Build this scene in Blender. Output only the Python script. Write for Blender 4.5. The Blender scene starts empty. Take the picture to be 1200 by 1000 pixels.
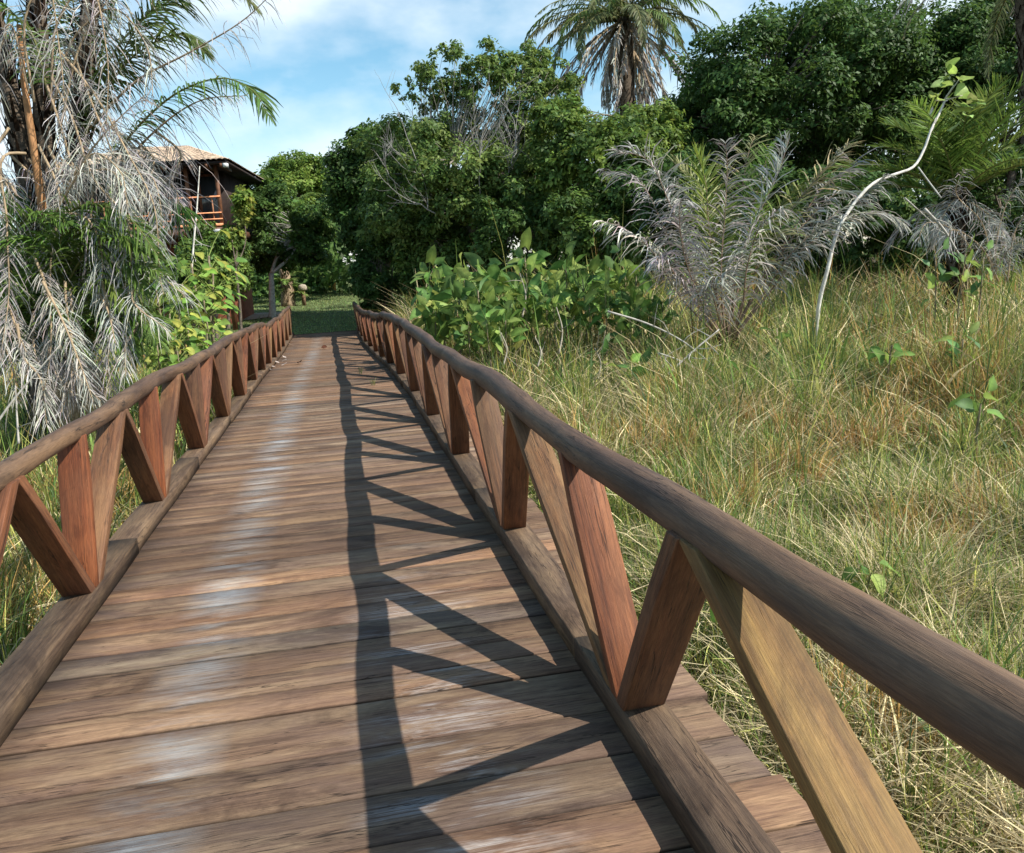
import bpy, math, random
import numpy as np
from mathutils import Matrix, Vector
SC = bpy.context.scene
COL = SC.collection
rng = np.random.default_rng(7)
random.seed(7)

# ------------------------------------------------------------------ camera
YAW, PITCH, ROLL, FOC, EYE = 0.19420, 0.18766, 0.06, 980.0, 1.6
def cam_axes():
    s, c = math.sin(YAW), math.cos(YAW); sp, cp = math.sin(PITCH), math.cos(PITCH)
    F = np.array([s*cp, c*cp, -sp]); R0 = np.array([c, -s, 0.]); U0 = np.cross(R0, F)
    return R0*math.cos(ROLL)-U0*math.sin(ROLL), U0*math.cos(ROLL)+R0*math.sin(ROLL), F
CR, CU, CF = cam_axes()
cd = bpy.data.cameras.new('camera'); cam = bpy.data.objects.new('camera', cd); COL.objects.link(cam)
cd.sensor_width = 36; cd.lens = FOC/1200*36; cd.clip_end = 3000; cd.clip_start = .05
M = Matrix.Identity(4)
for i in range(3):
    M[i][0], M[i][1], M[i][2] = CR[i], CU[i], -CF[i]
M[2][3] = EYE
cam.matrix_world = M
SC.camera = cam
# ------------------------------------------------------------------ sky, sun, exposure
SUN = np.array([.78, -.46, .90]); SUN = SUN/np.linalg.norm(SUN)
W = bpy.data.worlds.new('World'); SC.world = W; W.use_nodes = True
nt = W.node_tree; nt.nodes.clear()
def N(t, kind, **kw):
    n = t.nodes.new(kind)
    for k, v in kw.items():
        if k.startswith('i_'): n.inputs[int(k[2:]) if k[2:].isdigit() else k[2:].replace('_', ' ')].default_value = v
        else: setattr(n, k, v)
    return n
sky = N(nt, 'ShaderNodeTexSky', sky_type='NISHITA', sun_disc=False)
sky.sun_elevation = math.asin(SUN[2]); sky.sun_rotation = math.atan2(SUN[0], SUN[1])
sky.air_density = 1.0; sky.dust_density = .6; sky.ozone_density = 1.0
tc = N(nt, 'ShaderNodeTexCoord'); mp = N(nt, 'ShaderNodeMapping'); mp.inputs['Scale'].default_value = (1, 1, 2.0)
mp.inputs['Location'].default_value = (.35, .2, .1)
nz = N(nt, 'ShaderNodeTexNoise'); nz.inputs['Scale'].default_value = 3.4; nz.inputs['Detail'].default_value = 6; nz.inputs['Roughness'].default_value = .52
rp = N(nt, 'ShaderNodeValToRGB'); rp.color_ramp.elements[0].position = .42; rp.color_ramp.elements[1].position = .64
mx = N(nt, 'ShaderNodeMixRGB'); mx.inputs[2].default_value = (10.5, 11.6, 12.4, 1)
sc_ = N(nt, 'ShaderNodeMath', operation='MULTIPLY'); sc_.inputs[1].default_value = .8
hs = N(nt, 'ShaderNodeHueSaturation'); hs.inputs['Hue'].default_value = .480; hs.inputs['Saturation'].default_value = 1.2; hs.inputs['Value'].default_value = 1.85
bg = N(nt, 'ShaderNodeBackground'); bg.inputs['Strength'].default_value = .068
wo = N(nt, 'ShaderNodeOutputWorld')
L = nt.links.new
L(tc.outputs['Generated'], mp.inputs[0]); L(mp.outputs[0], nz.inputs[0]); L(nz.outputs[0], rp.inputs[0]); 
sz = N(nt, 'ShaderNodeSeparateXYZ'); L(tc.outputs['Generated'], sz.inputs[0])
el_ = N(nt, 'ShaderNodeMapRange'); L(sz.outputs[2], el_.inputs[0])
for i_, v_ in enumerate((.34, .62, .90, .10)): el_.inputs[i_+1].default_value = v_
L(el_.outputs[0], sc_.inputs[1]); L(rp.outputs[0], sc_.inputs[0])
L(sky.outputs[0], hs.inputs['Color']); L(sc_.outputs[0], mx.inputs[0]); L(hs.outputs[0], mx.inputs[1]); L(mx.outputs[0], bg.inputs[0]); L(bg.outputs[0], wo.inputs[0])
sl = bpy.data.lights.new('sun', 'SUN'); sl.energy = 5.0; sl.angle = math.radians(.5); sl.color = (1, .95, .86)
so = bpy.data.objects.new('sun', sl); COL.objects.link(so)
so.rotation_euler = Vector(SUN.tolist()).to_track_quat('Z', 'Y').to_euler(); so.location = (20, -10, 30)
SC.view_settings.view_transform = 'Standard'; SC.view_settings.look = 'None'
SC.view_settings.exposure = 0.58; SC.view_settings.gamma = 1
SC.cycles.max_bounces = 6; SC.cycles.transparent_max_bounces = 4

# ------------------------------------------------------------------ helpers
def P(px, py, Z):
    """a point in the world Z metres ahead of the eye in the direction of a spot on the photograph"""
    return np.array([0, 0, EYE]) + (CF + CR*(px-600)/FOC - CU*(py-500)/FOC)*Z
def norm(v): return v/np.maximum(np.linalg.norm(v, axis=-1, keepdims=True), 1e-9)
def hashn(ix, iy, s):
    h = np.sin(ix*127.1+iy*311.7+s*74.7)*43758.5453
    return h-np.floor(h)
def vnoise(x, y, s=0):
    x = np.asarray(x, float); y = np.asarray(y, float)
    ix, iy = np.floor(x), np.floor(y); fx, fy = x-ix, y-iy
    fx = fx*fx*(3-2*fx); fy = fy*fy*(3-2*fy)
    return (hashn(ix, iy, s)*(1-fx)+hashn(ix+1, iy, s)*fx)*(1-fy)+(hashn(ix, iy+1, s)*(1-fx)+hashn(ix+1, iy+1, s)*fx)*fy
def ground_z(x, y):
    x = np.asarray(x, float); y = np.asarray(y, float)
    z = np.interp(y, [-20, 8, 20, 27, 29.5, 45, 62, 110, 400], [-.66, -.66, -.5, -.36, -.22, .45, 1.2, 1.9, 2.6])
    z = z+np.where(y < 28, (vnoise(x*.6, y*.6, 3)-.5)*.16, 0)
    return z
class Geo:
    """collects vertices, faces, tint and grain coordinates for one mesh"""
    def __init__(s): s.V = []; s.Q = []; s.T = []; s.C = []; s.G = []; s.n = 0; s.mi = []
    def add(s, V, Q, col=(1, 1, 1), g=None, T=None):
        V = np.asarray(V, float).reshape(-1, 3); m = len(V)
        Q = np.asarray(Q, int).reshape(-1, 4)+s.n
        c = np.asarray(col, float)
        c = np.broadcast_to(c, (m, 3)) if c.ndim == 1 else c
        s.V.append(V); s.Q.append(Q); s.C.append(c); s.G.append(V if g is None else np.asarray(g, float).reshape(-1, 3))
        if T is not None: s.T.append(np.asarray(T, int).reshape(-1, 3)+s.n)
        s.n += m
    def mesh(s, name, mat, org=(0, 0, 0), smooth=False):
        V = np.concatenate(s.V)-np.asarray(org, float); Q = np.concatenate(s.Q)
        T = np.concatenate(s.T) if s.T else np.zeros((0, 3), int)
        me = bpy.data.meshes.new(name)
        nq, ntr = len(Q), len(T)
        me.vertices.add(len(V)); me.vertices.foreach_set('co', V.astype(np.float32).ravel())
        me.loops.add(nq*4+ntr*3); me.loops.foreach_set('vertex_index', np.concatenate([Q.ravel(), T.ravel()]).astype(np.int32))
        me.polygons.add(nq+ntr)
        me.polygons.foreach_set('loop_start', np.concatenate([np.arange(nq)*4, nq*4+np.arange(ntr)*3]).astype(np.int32))
        me.update(calc_edges=True)
        a = me.attributes.new('Col', 'FLOAT_COLOR', 'POINT')
        C = np.concatenate(s.C); a.data.foreach_set('color', np.hstack([C, np.ones((len(C), 1))]).astype(np.float32).ravel())
        a = me.attributes.new('gc', 'FLOAT_VECTOR', 'POINT'); a.data.foreach_set('vector', np.concatenate(s.G).astype(np.float32).ravel())
        if smooth: me.polygons.foreach_set('use_smooth', np.ones(nq+ntr, bool))
        me.materials.append(mat)
        return me
def tag(o, label=None, cat=None, group=None, kind=None):
    if label: o['label'] = label
    if cat: o['category'] = cat
    if group: o['group'] = group
    if kind: o['kind'] = kind
    return o
def thing(name, org, label, cat, group=None):
    o = bpy.data.objects.new(name, None); COL.objects.link(o); o.location = tuple(float(v) for v in org)
    o.empty_display_size = .2
    return tag(o, label, cat, group)
def part(name, geo, mat, parent=None, smooth=False, label=None, org=None):
    if org is None: org = parent['_o'] if parent is not None and '_o' in parent else (tuple(parent.location) if parent is not None else (0, 0, 0))
    me = geo.mesh(name, mat, org, smooth)
    o = bpy.data.objects.new(name, me); COL.objects.link(o)
    if parent is not None: o.parent = parent
    else: o.location = org
    if label: o['label'] = label
    return o
def subpart(name, geo, mat, parent, org, smooth=False, label=None):
    o = part(name, geo, mat, None, smooth, label, org); o.location = (0, 0, 0); o.parent = parent
    return o
def copy_tree(o, parent=None):
    c = o.copy(); COL.objects.link(c)
    if parent is not None: c.parent = parent
    for ch in list(o.children): copy_tree(ch, c)
    return c
BOXQ = np.array([[0, 3, 2, 1], [4, 5, 6, 7], [0, 1, 5, 4], [1, 2, 6, 5], [2, 3, 7, 6], [3, 0, 4, 7]])
def hexa(geo, V8, col=(1, 1, 1), g=None): geo.add(V8, BOXQ, col, g)
def box(geo, c, s, rz=0, col=(1, 1, 1)):
    x, y, z = [v/2 for v in s]
    V = np.array([[-x, -y, -z], [x, -y, -z], [x, y, -z], [-x, y, -z], [-x, -y, z], [x, -y, z], [x, y, z], [-x, y, z]])
    g = V+rng.uniform(0, 20, 3)
    a = math.cos(rz), math.sin(rz)
    V = np.stack([V[:, 0]*a[0]-V[:, 1]*a[1], V[:, 0]*a[1]+V[:, 1]*a[0], V[:, 2]], 1)+np.asarray(c, float)
    hexa(geo, V, col, g)
def tube(geo, path, rad, sides=8, col=(1, 1, 1), rough=0, cap=True):
    path = np.asarray(path, float); k = len(path); rad = np.broadcast_to(np.asarray(rad, float), (k,))
    T = norm(np.gradient(path, axis=0))
    ref = np.array([0, 0, 1.]) if abs(T[:, 2]).mean() < .8 else np.array([1., 0, 0])
    S = norm(np.cross(T, ref)); U = np.cross(S, T)
    a = np.linspace(0, 2*np.pi, sides, endpoint=False)
    rr = rad[:, None]*(1+rough*rng.normal(0, 1, (k, sides)))
    V = path[:, None]+(S[:, None]*np.cos(a)[None, :, None]+U[:, None]*np.sin(a)[None, :, None])*rr[..., None]
    d = np.concatenate([[0], np.cumsum(np.linalg.norm(np.diff(path, axis=0), axis=1))])
    G = np.stack([np.repeat(d[:, None], sides, 1), rr*np.cos(a), rr*np.sin(a)], -1)+rng.uniform(0, 20, 3)
    i = np.arange(k-1)[:, None]*sides; j = np.arange(sides)[None]; j2 = (j+1) % sides
    Q = np.stack([i+j, i+j2, i+sides+j2, i+sides+j], -1).reshape(-1, 4)
    T3 = None
    V = V.reshape(-1, 3); G = G.reshape(-1, 3)
    if cap:
        V = np.vstack([V, path[0], path[-1]]); G = np.vstack([G, G[0], G[-1]])
        n0 = k*sides; jj = np.arange(sides)
        T3 = np.vstack([np.stack([np.full(sides, n0), (jj+1) % sides, jj], 1), np.stack([np.full(sides, n0+1), (k-1)*sides+jj, (k-1)*sides+(jj+1) % sides], 1)])
    geo.add(V, Q, col, G, T3)
def ribbons(geo, Pth, Wd, Sd, col):
    """n ribbons: Pth (n,k,3), Wd (n,k) full widths, Sd (n,3) or (n,k,3) side directions, col (n,3)"""
    n, k, _ = Pth.shape
    if Sd.ndim == 2: Sd = Sd[:, None, :]
    off = Sd*(Wd[..., None]*.5)
    V = np.stack([Pth-off, Pth+off], 2).reshape(-1, 3)
    b = (np.arange(n)*2*k)[:, None]+(np.arange(k-1)*2)[None]
    Q = np.stack([b, b+1, b+3, b+2], -1).reshape(-1, 4)
    geo.add(V, Q, np.repeat(col, 2*k, 0))
def leaves(geo, C, D, Nn, Ln, Wn, col):
    """folded diamond leaves at C, pointing along D, facing Nn"""
    n = len(C); D = norm(D); S = norm(np.cross(D, Nn)); U = np.cross(S, D)
    Ln = Ln[:, None]; Wn = Wn[:, None]
    a = C; m = C+D*Ln*.45-U*Wn*.12; t = C+D*Ln-U*Ln*.1
    V = np.stack([a, m+S*Wn*.5+U*Wn*.15, t, m-S*Wn*.5+U*Wn*.15], 1).reshape(-1, 3)
    Q = (np.arange(n)*4)[:, None]+np.arange(4)[None]
    geo.add(V, Q, np.repeat(col, 4, 0))
def bez(pts, k):
    """smooth curve through control points"""
    pts = np.asarray(pts, float); n = len(pts)
    d = np.concatenate([[0], np.cumsum(np.linalg.norm(np.diff(pts, axis=0), axis=1))]); t = np.linspace(0, d[-1], k)
    m = np.gradient(pts, d, axis=0) if n > 2 else np.repeat((pts[1:]-pts[:-1])/d[-1], 2, 0)
    i = np.clip(np.searchsorted(d, t, side='right')-1, 0, n-2); h = (d[i+1]-d[i])[:, None]; u = ((t-d[i])[:, None])/h
    return (2*u**3-3*u**2+1)*pts[i]+(u**3-2*u**2+u)*h*m[i]+(-2*u**3+3*u**2)*pts[i+1]+(u**3-u**2)*h*m[i+1]
def jit(col, n, v=.15, h=.06):
    c = np.asarray(col, float)[None]*np.exp(rng.normal(0, v, (n, 1)))*np.exp(rng.normal(0, h, (n, 3)))
    return np.clip(c, 0, .9)

# ------------------------------------------------------------------ materials
def new_mat(name):
    m = bpy.data.materials.new(name); m.use_nodes = True; t = m.node_tree
    return m, t, t.nodes['Principled BSDF'], t.links.new
def leaf_mat(name, trans=.3, rough=.5, spec=.35):
    m, t, b, L = new_mat(name)
    a = N(t, 'ShaderNodeAttribute', attribute_name='Col')
    b.inputs['Roughness'].default_value = rough; b.inputs['Specular IOR Level'].default_value = spec
    nz = N(t, 'ShaderNodeTexNoise'); nz.inputs['Scale'].default_value = 9; nz.inputs['Detail'].default_value = 3
    tcn = N(t, 'ShaderNodeTexCoord'); L(tcn.outputs['Object'], nz.inputs['Vector'])
    mr = N(t, 'ShaderNodeMapRange'); mr.inputs[1].default_value = .3; mr.inputs[2].default_value = .7; mr.inputs[3].default_value = .75; mr.inputs[4].default_value = 1.25
    L(nz.outputs[0], mr.inputs[0])
    mm = N(t, 'ShaderNodeMixRGB', blend_type='MULTIPLY'); mm.inputs[0].default_value = 1
    L(a.outputs['Color'], mm.inputs[1]); L(mr.outputs[0], mm.inputs[2])
    L(mm.outputs[0], b.inputs['Base Color'])
    tr = N(t, 'ShaderNodeBsdfTranslucent'); hs = N(t, 'ShaderNodeHueSaturation'); hs.inputs['Hue'].default_value = .485; hs.inputs['Value'].default_value = 1.6
    L(mm.outputs[0], hs.inputs['Color']); L(hs.outputs[0], tr.inputs['Color'])
    ms = N(t, 'ShaderNodeMixShader'); ms.inputs[0].default_value = trans
    L(b.outputs[0], ms.inputs[1]); L(tr.outputs[0], ms.inputs[2]); L(ms.outputs[0], t.nodes['Material Output'].inputs[0])
    return m
LEAF = leaf_mat('leaf', .30, .55, .22)
GRASS = leaf_mat('grass', .25, .6, .25)
DRY = leaf_mat('dry_leaf', .12, .75, .15)
def simple_mat(name, col, rough=.7, nscale=8, amt=.25, bump=.3, stretch=(1, 1, 1), spec=.3, tint=False):
    m, t, b, L = new_mat(name)
    a = N(t, 'ShaderNodeAttribute', attribute_name='gc'); mp = N(t, 'ShaderNodeMapping'); mp.inputs['Scale'].default_value = stretch
    L(a.outputs['Vector'], mp.inputs[0])
    nz = N(t, 'ShaderNodeTexNoise'); nz.inputs['Scale'].default_value = nscale; nz.inputs['Detail'].default_value = 8; nz.inputs['Roughness'].default_value = .65
    L(mp.outputs[0], nz.inputs['Vector'])
    r = N(t, 'ShaderNodeValToRGB'); e = r.color_ramp.elements
    e[0].position = .3; e[1].position = .72
    e[0].color = [c*(1-amt*1.6) for c in col]+[1]; e[1].color = [min(1, c*(1+amt)) for c in col]+[1]
    L(nz.outputs[0], r.inputs[0])
    out = r.outputs[0]
    if tint:
        at = N(t, 'ShaderNodeAttribute', attribute_name='Col'); mm = N(t, 'ShaderNodeMixRGB', blend_type='MULTIPLY'); mm.inputs[0].default_value = 1
        L(out, mm.inputs[1]); L(at.outputs['Color'], mm.inputs[2]); out = mm.outputs[0]
    L(out, b.inputs['Base Color']); b.inputs['Roughness'].default_value = rough; b.inputs['Specular IOR Level'].default_value = spec
    bp = N(t, 'ShaderNodeBump'); bp.inputs['Strength'].default_value = bump; bp.inputs['Distance'].default_value = .02
    L(nz.outputs[0], bp.inputs['Height']); L(bp.outputs[0], b.inputs['Normal'])
    return m
BARK = simple_mat('bark', (.16, .13, .10), .9, 14, .45, .7, (1, 1, 1), .1, True)
PALEB = simple_mat('pale_bark', (.50, .48, .44), .85, 11, .25, .4, spec=.15, tint=True)
def wood_mat(name, dark, mid, light, grey, grey_amt=.5, rough=.6, spec=.35, deck=False, gs=1.0):
    """gc.x runs along the grain"""
    m, t, b, L = new_mat(name)
    a = N(t, 'ShaderNodeAttribute', attribute_name='gc')
    at = N(t, 'ShaderNodeAttribute', attribute_name='Col')
    def noise(scale, st, det=6, ro=.6, dist=0):
        mp = N(t, 'ShaderNodeMapping'); mp.inputs['Scale'].default_value = st; L(a.outputs['Vector'], mp.inputs[0])
        n = N(t, 'ShaderNodeTexNoise'); n.inputs['Scale'].default_value = scale; n.inputs['Detail'].default_value = det; n.inputs['Roughness'].default_value = ro
        n.inputs['Distortion'].default_value = dist
        L(mp.outputs[0], n.inputs['Vector']); return n.outputs[0]
    def mix(f, c1, c2, bt='MIX'):
        n = N(t, 'ShaderNodeMixRGB', blend_type=bt)
        for i, v in ((0, f), (1, c1), (2, c2)):
            if isinstance(v, (int, float)): n.inputs[i].default_value = v
            elif isinstance(v, tuple): n.inputs[i].default_value = (*v, 1)
            else: L(v, n.inputs[i])
        return n.outputs[0]
    def rng_(v, a0, a1, b0=0, b1=1):
        n = N(t, 'ShaderNodeMapRange'); L(v, n.inputs[0])
        for i, q in enumerate((a0, a1, b0, b1)): n.inputs[i+1].default_value = q
        return n.outputs[0]
    def mul(x, y):
        n = N(t, 'ShaderNodeMath', operation='MULTIPLY')
        for i, v in enumerate((x, y)):
            if isinstance(v, (int, float)): n.inputs[i].default_value = v
            else: L(v, n.inputs[i])
        return n.outputs[0]
    grain = noise(gs*1.0, (2.6, 95, 95) if deck else (2.4, 62, 62), 10, .75, .25)
    streak = noise(gs*1.0, (1.4, 11, 11), 7, .66, .4)
    patch = noise(1.0, (2.0, 4.6, 4.6), 5, .65, .5)
    fine = noise(1.0, (15, 270, 270), 4, .7)
    c = mix(rng_(grain, .34, .56) if deck else rng_(grain, .41, .59), dark, mid)
    c = mix(mul(rng_(streak, .45, .68), .8), c, light)
    c = mix(mul(rng_(patch, .44, .66), grey_amt), c, grey)
    # purple-brown stains
    stain = noise(1.0, (1.5, 4.2, 4.2), 7, .68, .9)
    c = mix(mul(rng_(stain, .52, .64), .62), c, tuple(v*.6 for v in dark))
    if deck:
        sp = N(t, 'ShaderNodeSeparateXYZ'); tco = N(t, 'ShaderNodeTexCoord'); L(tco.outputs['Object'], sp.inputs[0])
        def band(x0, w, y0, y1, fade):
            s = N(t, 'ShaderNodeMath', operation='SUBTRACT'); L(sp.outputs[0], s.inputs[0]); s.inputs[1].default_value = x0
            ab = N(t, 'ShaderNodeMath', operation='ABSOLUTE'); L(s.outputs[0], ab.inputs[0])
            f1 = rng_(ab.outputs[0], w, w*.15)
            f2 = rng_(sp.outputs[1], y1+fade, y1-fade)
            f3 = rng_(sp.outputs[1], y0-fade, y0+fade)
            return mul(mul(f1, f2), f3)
        wn = noise(1.0, (1.2, 5.5, 5.5), 6, .65, .5)  # worn pale streak and patch, with sky sheen painted into their colour
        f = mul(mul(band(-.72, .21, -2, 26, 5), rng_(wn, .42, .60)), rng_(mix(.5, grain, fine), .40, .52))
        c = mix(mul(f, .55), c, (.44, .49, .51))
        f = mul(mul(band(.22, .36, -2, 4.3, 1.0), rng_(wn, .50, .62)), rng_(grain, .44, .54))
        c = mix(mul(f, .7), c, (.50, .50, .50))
        # patchy darker strip along the left kerb
        f = mul(band(-1.36, .22, -4, 40, 1), rng_(patch, .35, .6))
        c = mix(mul(f, .6), c, (.07, .055, .05))
    def line(scale, st, w):
        n_ = N(t, 'ShaderNodeMath', operation='SUBTRACT'); L(noise(scale, st, 4, .55, .35), n_.inputs[0]); n_.inputs[1].default_value = .5
        a_ = N(t, 'ShaderNodeMath', operation='ABSOLUTE'); L(n_.outputs[0], a_.inputs[0]); return rng_(a_.outputs[0], w, w*.3)
    crack = mul(line(1.0, (1.1, 24, 24), .011), rng_(noise(1.0, (1.9, 8, 8), 3, .5), .44, .58))
    c = mix(mul(crack, .85), c, (.016, .011, .008))
    c = mix(mul(rng_(fine, .38, .62), .42), c, tuple(v*.5 for v in dark))
    c = mix(1.0, c, at.outputs['Color'], 'MULTIPLY')
    L(c, b.inputs['Base Color'])
    L(rng_(patch, .3, .7, rough-.1, rough+.15), b.inputs['Roughness']); b.inputs['Specular IOR Level'].default_value = spec
    h = mix(.45, grain, fine); h = mix(mul(crack, 1.0), h, (0., 0., 0.))
    bp = N(t, 'ShaderNodeBump'); bp.inputs['Strength'].default_value = .6; bp.inputs['Distance'].default_value = .006
    L(h, bp.inputs['Height']); L(bp.outputs[0], b.inputs['Normal'])
    return m
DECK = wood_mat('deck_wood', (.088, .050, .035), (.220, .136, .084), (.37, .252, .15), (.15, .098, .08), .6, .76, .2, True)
POST = wood_mat('post_wood', (.085, .034, .018), (.205, .082, .038), (.28, .135, .062), (.15, .085, .055), .5, .6, .3, False, .8)
KERB = wood_mat('kerb_wood', (.065, .041, .028), (.15, .098, .062), (.25, .17, .10), (.12, .09, .07), .4, .7, .25)
RAIL = wood_mat('rail_wood', (.06, .034, .022), (.14, .080, .048), (.24, .145, .08), (.09, .075, .07), .4, .58, .35, False, .5)

# ------------------------------------------------------------------ the footbridge
ZY = [-9, 0, 13, 15, 18.6, 23.5, 29, 60]; ZZ = [0, 0, 0, -.04, -.18, -.27, -.2, -.2]
dz = lambda y: float(np.interp(y, ZY, ZZ))
kR = lambda y: float(np.interp(y, [-5, 11, 15, 19.2, 23.8, 30], [.90, .89, .84, .78, .68, .60]))   # kerb centre lines
kL = lambda y: float(np.interp(y, [-5, 12, 14.5, 18.9, 23.7, 29], [-1.44, -1.43, -1.46, -1.55, -1.61, -1.62]))
Y0, Y1 = -1.6, 29.2
bridge = thing('footbridge', (0, 0, 0), 'brown wooden footbridge with plank deck and round log handrails crossing the marsh', 'footbridge')
g = Geo()
seams = [1.5, 1.72, 1.95, 2.18, 2.42, 2.70, 3.03, 3.22, 3.38, 3.6, 3.80, 4.02, 4.24, 4.46]
y = 1.5
while y > Y0: y -= random.uniform(.19, .27); seams.insert(0, y)
y = 4.46
while y < Y1-.25: y += random.uniform(.17, .27); seams.append(y)
sk = 0
for a, b in zip(seams[:-1], seams[1:]):
    gap = random.choice([.003, .004, .006, .009])
    xl, xr = kL((a+b)/2)-.12+random.uniform(-.02, .02), kR((a+b)/2)+.30+random.uniform(-.018, .018)
    nx = 9; xs = np.linspace(xl, xr, nx)
    skew = lambda x: -.012*x
    za = dz(a)+random.uniform(-.0018, .0018); zb = dz(b)+random.uniform(-.0018, .0018); cup = random.uniform(-.001, .0015)
    top = []
    wob = np.cumsum(rng.normal(0, .0007, nx)); wob2 = np.cumsum(rng.normal(0, .0007, nx))
    prof = [(0, -.007), (.025, 0), (.5, cup), (.975, 0), (1, -.007)]
    V = []; G = []
    off = rng.uniform(0, 60, 3)
    for i, x in enumerate(xs):
        y0_, y1_ = a+gap/2+skew(x)+wob[i], b-gap/2+skew(x)+wob2[i]
        for (u, h) in prof:
            yy = y0_+(y1_-y0_)*u; V.append((x, yy, za+(zb-za)*u+h)); G.append((x+off[0], (yy-a)+off[1], off[2]))
        V.append((x, y1_, za-.045)); G.append((x+off[0], b-a+off[1], off[2]+.05)); V.append((x, y0_, za-.045)); G.append((x+off[0], off[1], off[2]+.05))
    k = 7; Q = []
    for i in range(nx-1):
        for j in range(k): j2 = (j+1) % k; Q.append((i*k+j, (i+1)*k+j, (i+1)*k+j2, i*k+j2))
    e = (nx-1)*k
    Q += [(0, 1, 5, 6), (1, 2, 4, 5), (e+6, e+5, e+1, e+0), (e+5, e+4, e+2, e+1)]
    T = [(2, 3, 4), (e+4, e+3, e+2)]
    t = np.exp(rng.normal(0, .15)); w = rng.normal(0, .05)
    ew = np.array([.4, .95, 1, .95, .4, .2, .2])      # dirt worked into the plank edges
    cc = np.tile(ew, nx)[:, None]*np.array([[t*(1+w), t, t*(1-w)]])
    g.add(V, Q, cc, G, T)
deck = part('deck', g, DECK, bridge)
# bearers and piles that carry it
g = Geo()
for x_ in (-1.15, -.1, .8):
    ys = np.arange(Y0, Y1, 2.0)
    for a in ys:
        b = min(a+2.0, Y1-.1)
        xo = kR((a+b)/2)-.9
        V = [(x_+xo-.06, a, dz(a)-.22), (x_+xo+.06, a, dz(a)-.22), (x_+xo+.06, b, dz(b)-.22), (x_+xo-.06, b, dz(b)-.22),
             (x_+xo-.06, a, dz(a)-.05), (x_+xo+.06, a, dz(a)-.05), (x_+xo+.06, b, dz(b)-.05), (x_+xo-.06, b, dz(b)-.05)]
        hexa(g, V)
part('bearer', g, KERB, bridge)
for y_ in np.arange(0, 28, 4.0):
    for x_ in (-1.25, .75):
        g = Geo(); tube(g, [(x_, y_, -1.4), (x_, y_, dz(y_)-.23)], .08, 10); part('pile', g, KERB, bridge, True)
# kerbs
for side, kf in ((1, kR), (-1, kL)):
    g = Geo(); y = Y0; zt = .10
    while y < Y1-.15:
        ye = min(y+random.uniform(2.0, 2.6), Y1); n = 7
        ys = np.linspace(y+.003, ye-.003, n); V = []; G = []; off = rng.uniform(0, 50, 3); dx = random.uniform(-.006, .006)
        w = .08+random.uniform(-.004, .006)
        for yy in ys:
            xc = kf(yy)+dx+.003*math.sin(yy*3)
            for (u, v) in ((-w, .002), (w, .002), (w, zt-.005), (w-.005, zt), (-w+.005, zt), (-w, zt-.005)):
                V.append((xc+u, yy, dz(yy)+v)); G.append((yy+off[0], u+off[1], v+off[2]))
        k = 6; Q = []
        for i in range(n-1):
            for j in range(k): j2 = (j+1) % k; Q.append((i*k+j, i*k+j2, (i+1)*k+j2, (i+1)*k+j))
        e = (n-1)*k; Q += [(0, 5, 2, 1), (5, 4, 3, 2), (e+1, e+2, e+5, e), (e+2, e+3, e+4, e+5)]
        t = np.exp(rng.normal(0, .1)); g.add(V, Q, (t, t*.98, t*.96), G)
        y = ye
    part('kerb', g, KERB, bridge)
# handrails
rx = lambda side, y: (kR(y)-.07 if side > 0 else kL(y)+.02)
def rz(side, y):
    base = .945 if side > 0 else .90
    wv = .012*math.sin(y*1.3+side)+.008*math.sin(y*2.9+1)
    if side > 0: extra = float(np.interp(y, [0, 2, 5, 9, 12, 16, 20, 26, 29], [.01, 0, -.005, -.0, .02, -.01, .0, -.02, -.02]))
    else: extra = float(np.interp(y, [0, 9, 14, 17, 19, 22, 26, 29], [0, -.0, -.01, .0, -.03, .0, .04, .05]))
    return dz(y)+base+wv+extra
def rail_tube(side):
    g = Geo(); sd = 20
    ys = np.arange(.45 if side > 0 else 1.2, Y1-.05, .16)
    ys = np.append(ys, Y1-.05)
    ys = ys[ys > -1.3]
    if side > 0: ys = np.concatenate([np.arange(-1.2, .45, .16), ys])
    else: ys = np.concatenate([np.arange(-1.2, 1.2, .16), ys])
    joint = [3.9, 8.2, 12.2, 16.6, 20.8, 25] if side > 0 else [5.4, 9.7, 13.8, 18.2, 22.5]
    pth = [(rx(side, y)+.008*math.sin(y*1.7)+.006*math.sin(y*4.1), y, rz(side, y)) for y in ys]
    r = []
    for y in ys:
        jj = [j for j in joint if j <= y]; t = (y-(jj[-1] if jj else -1))/4.3
        r.append((.062 if side > 0 else .056)*(1.07-.17*min(t, 1))*(1+.02*math.sin(y*7)))
    tube(g, pth, r, sd, (1, 1, 1), .014)
    return g
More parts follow.
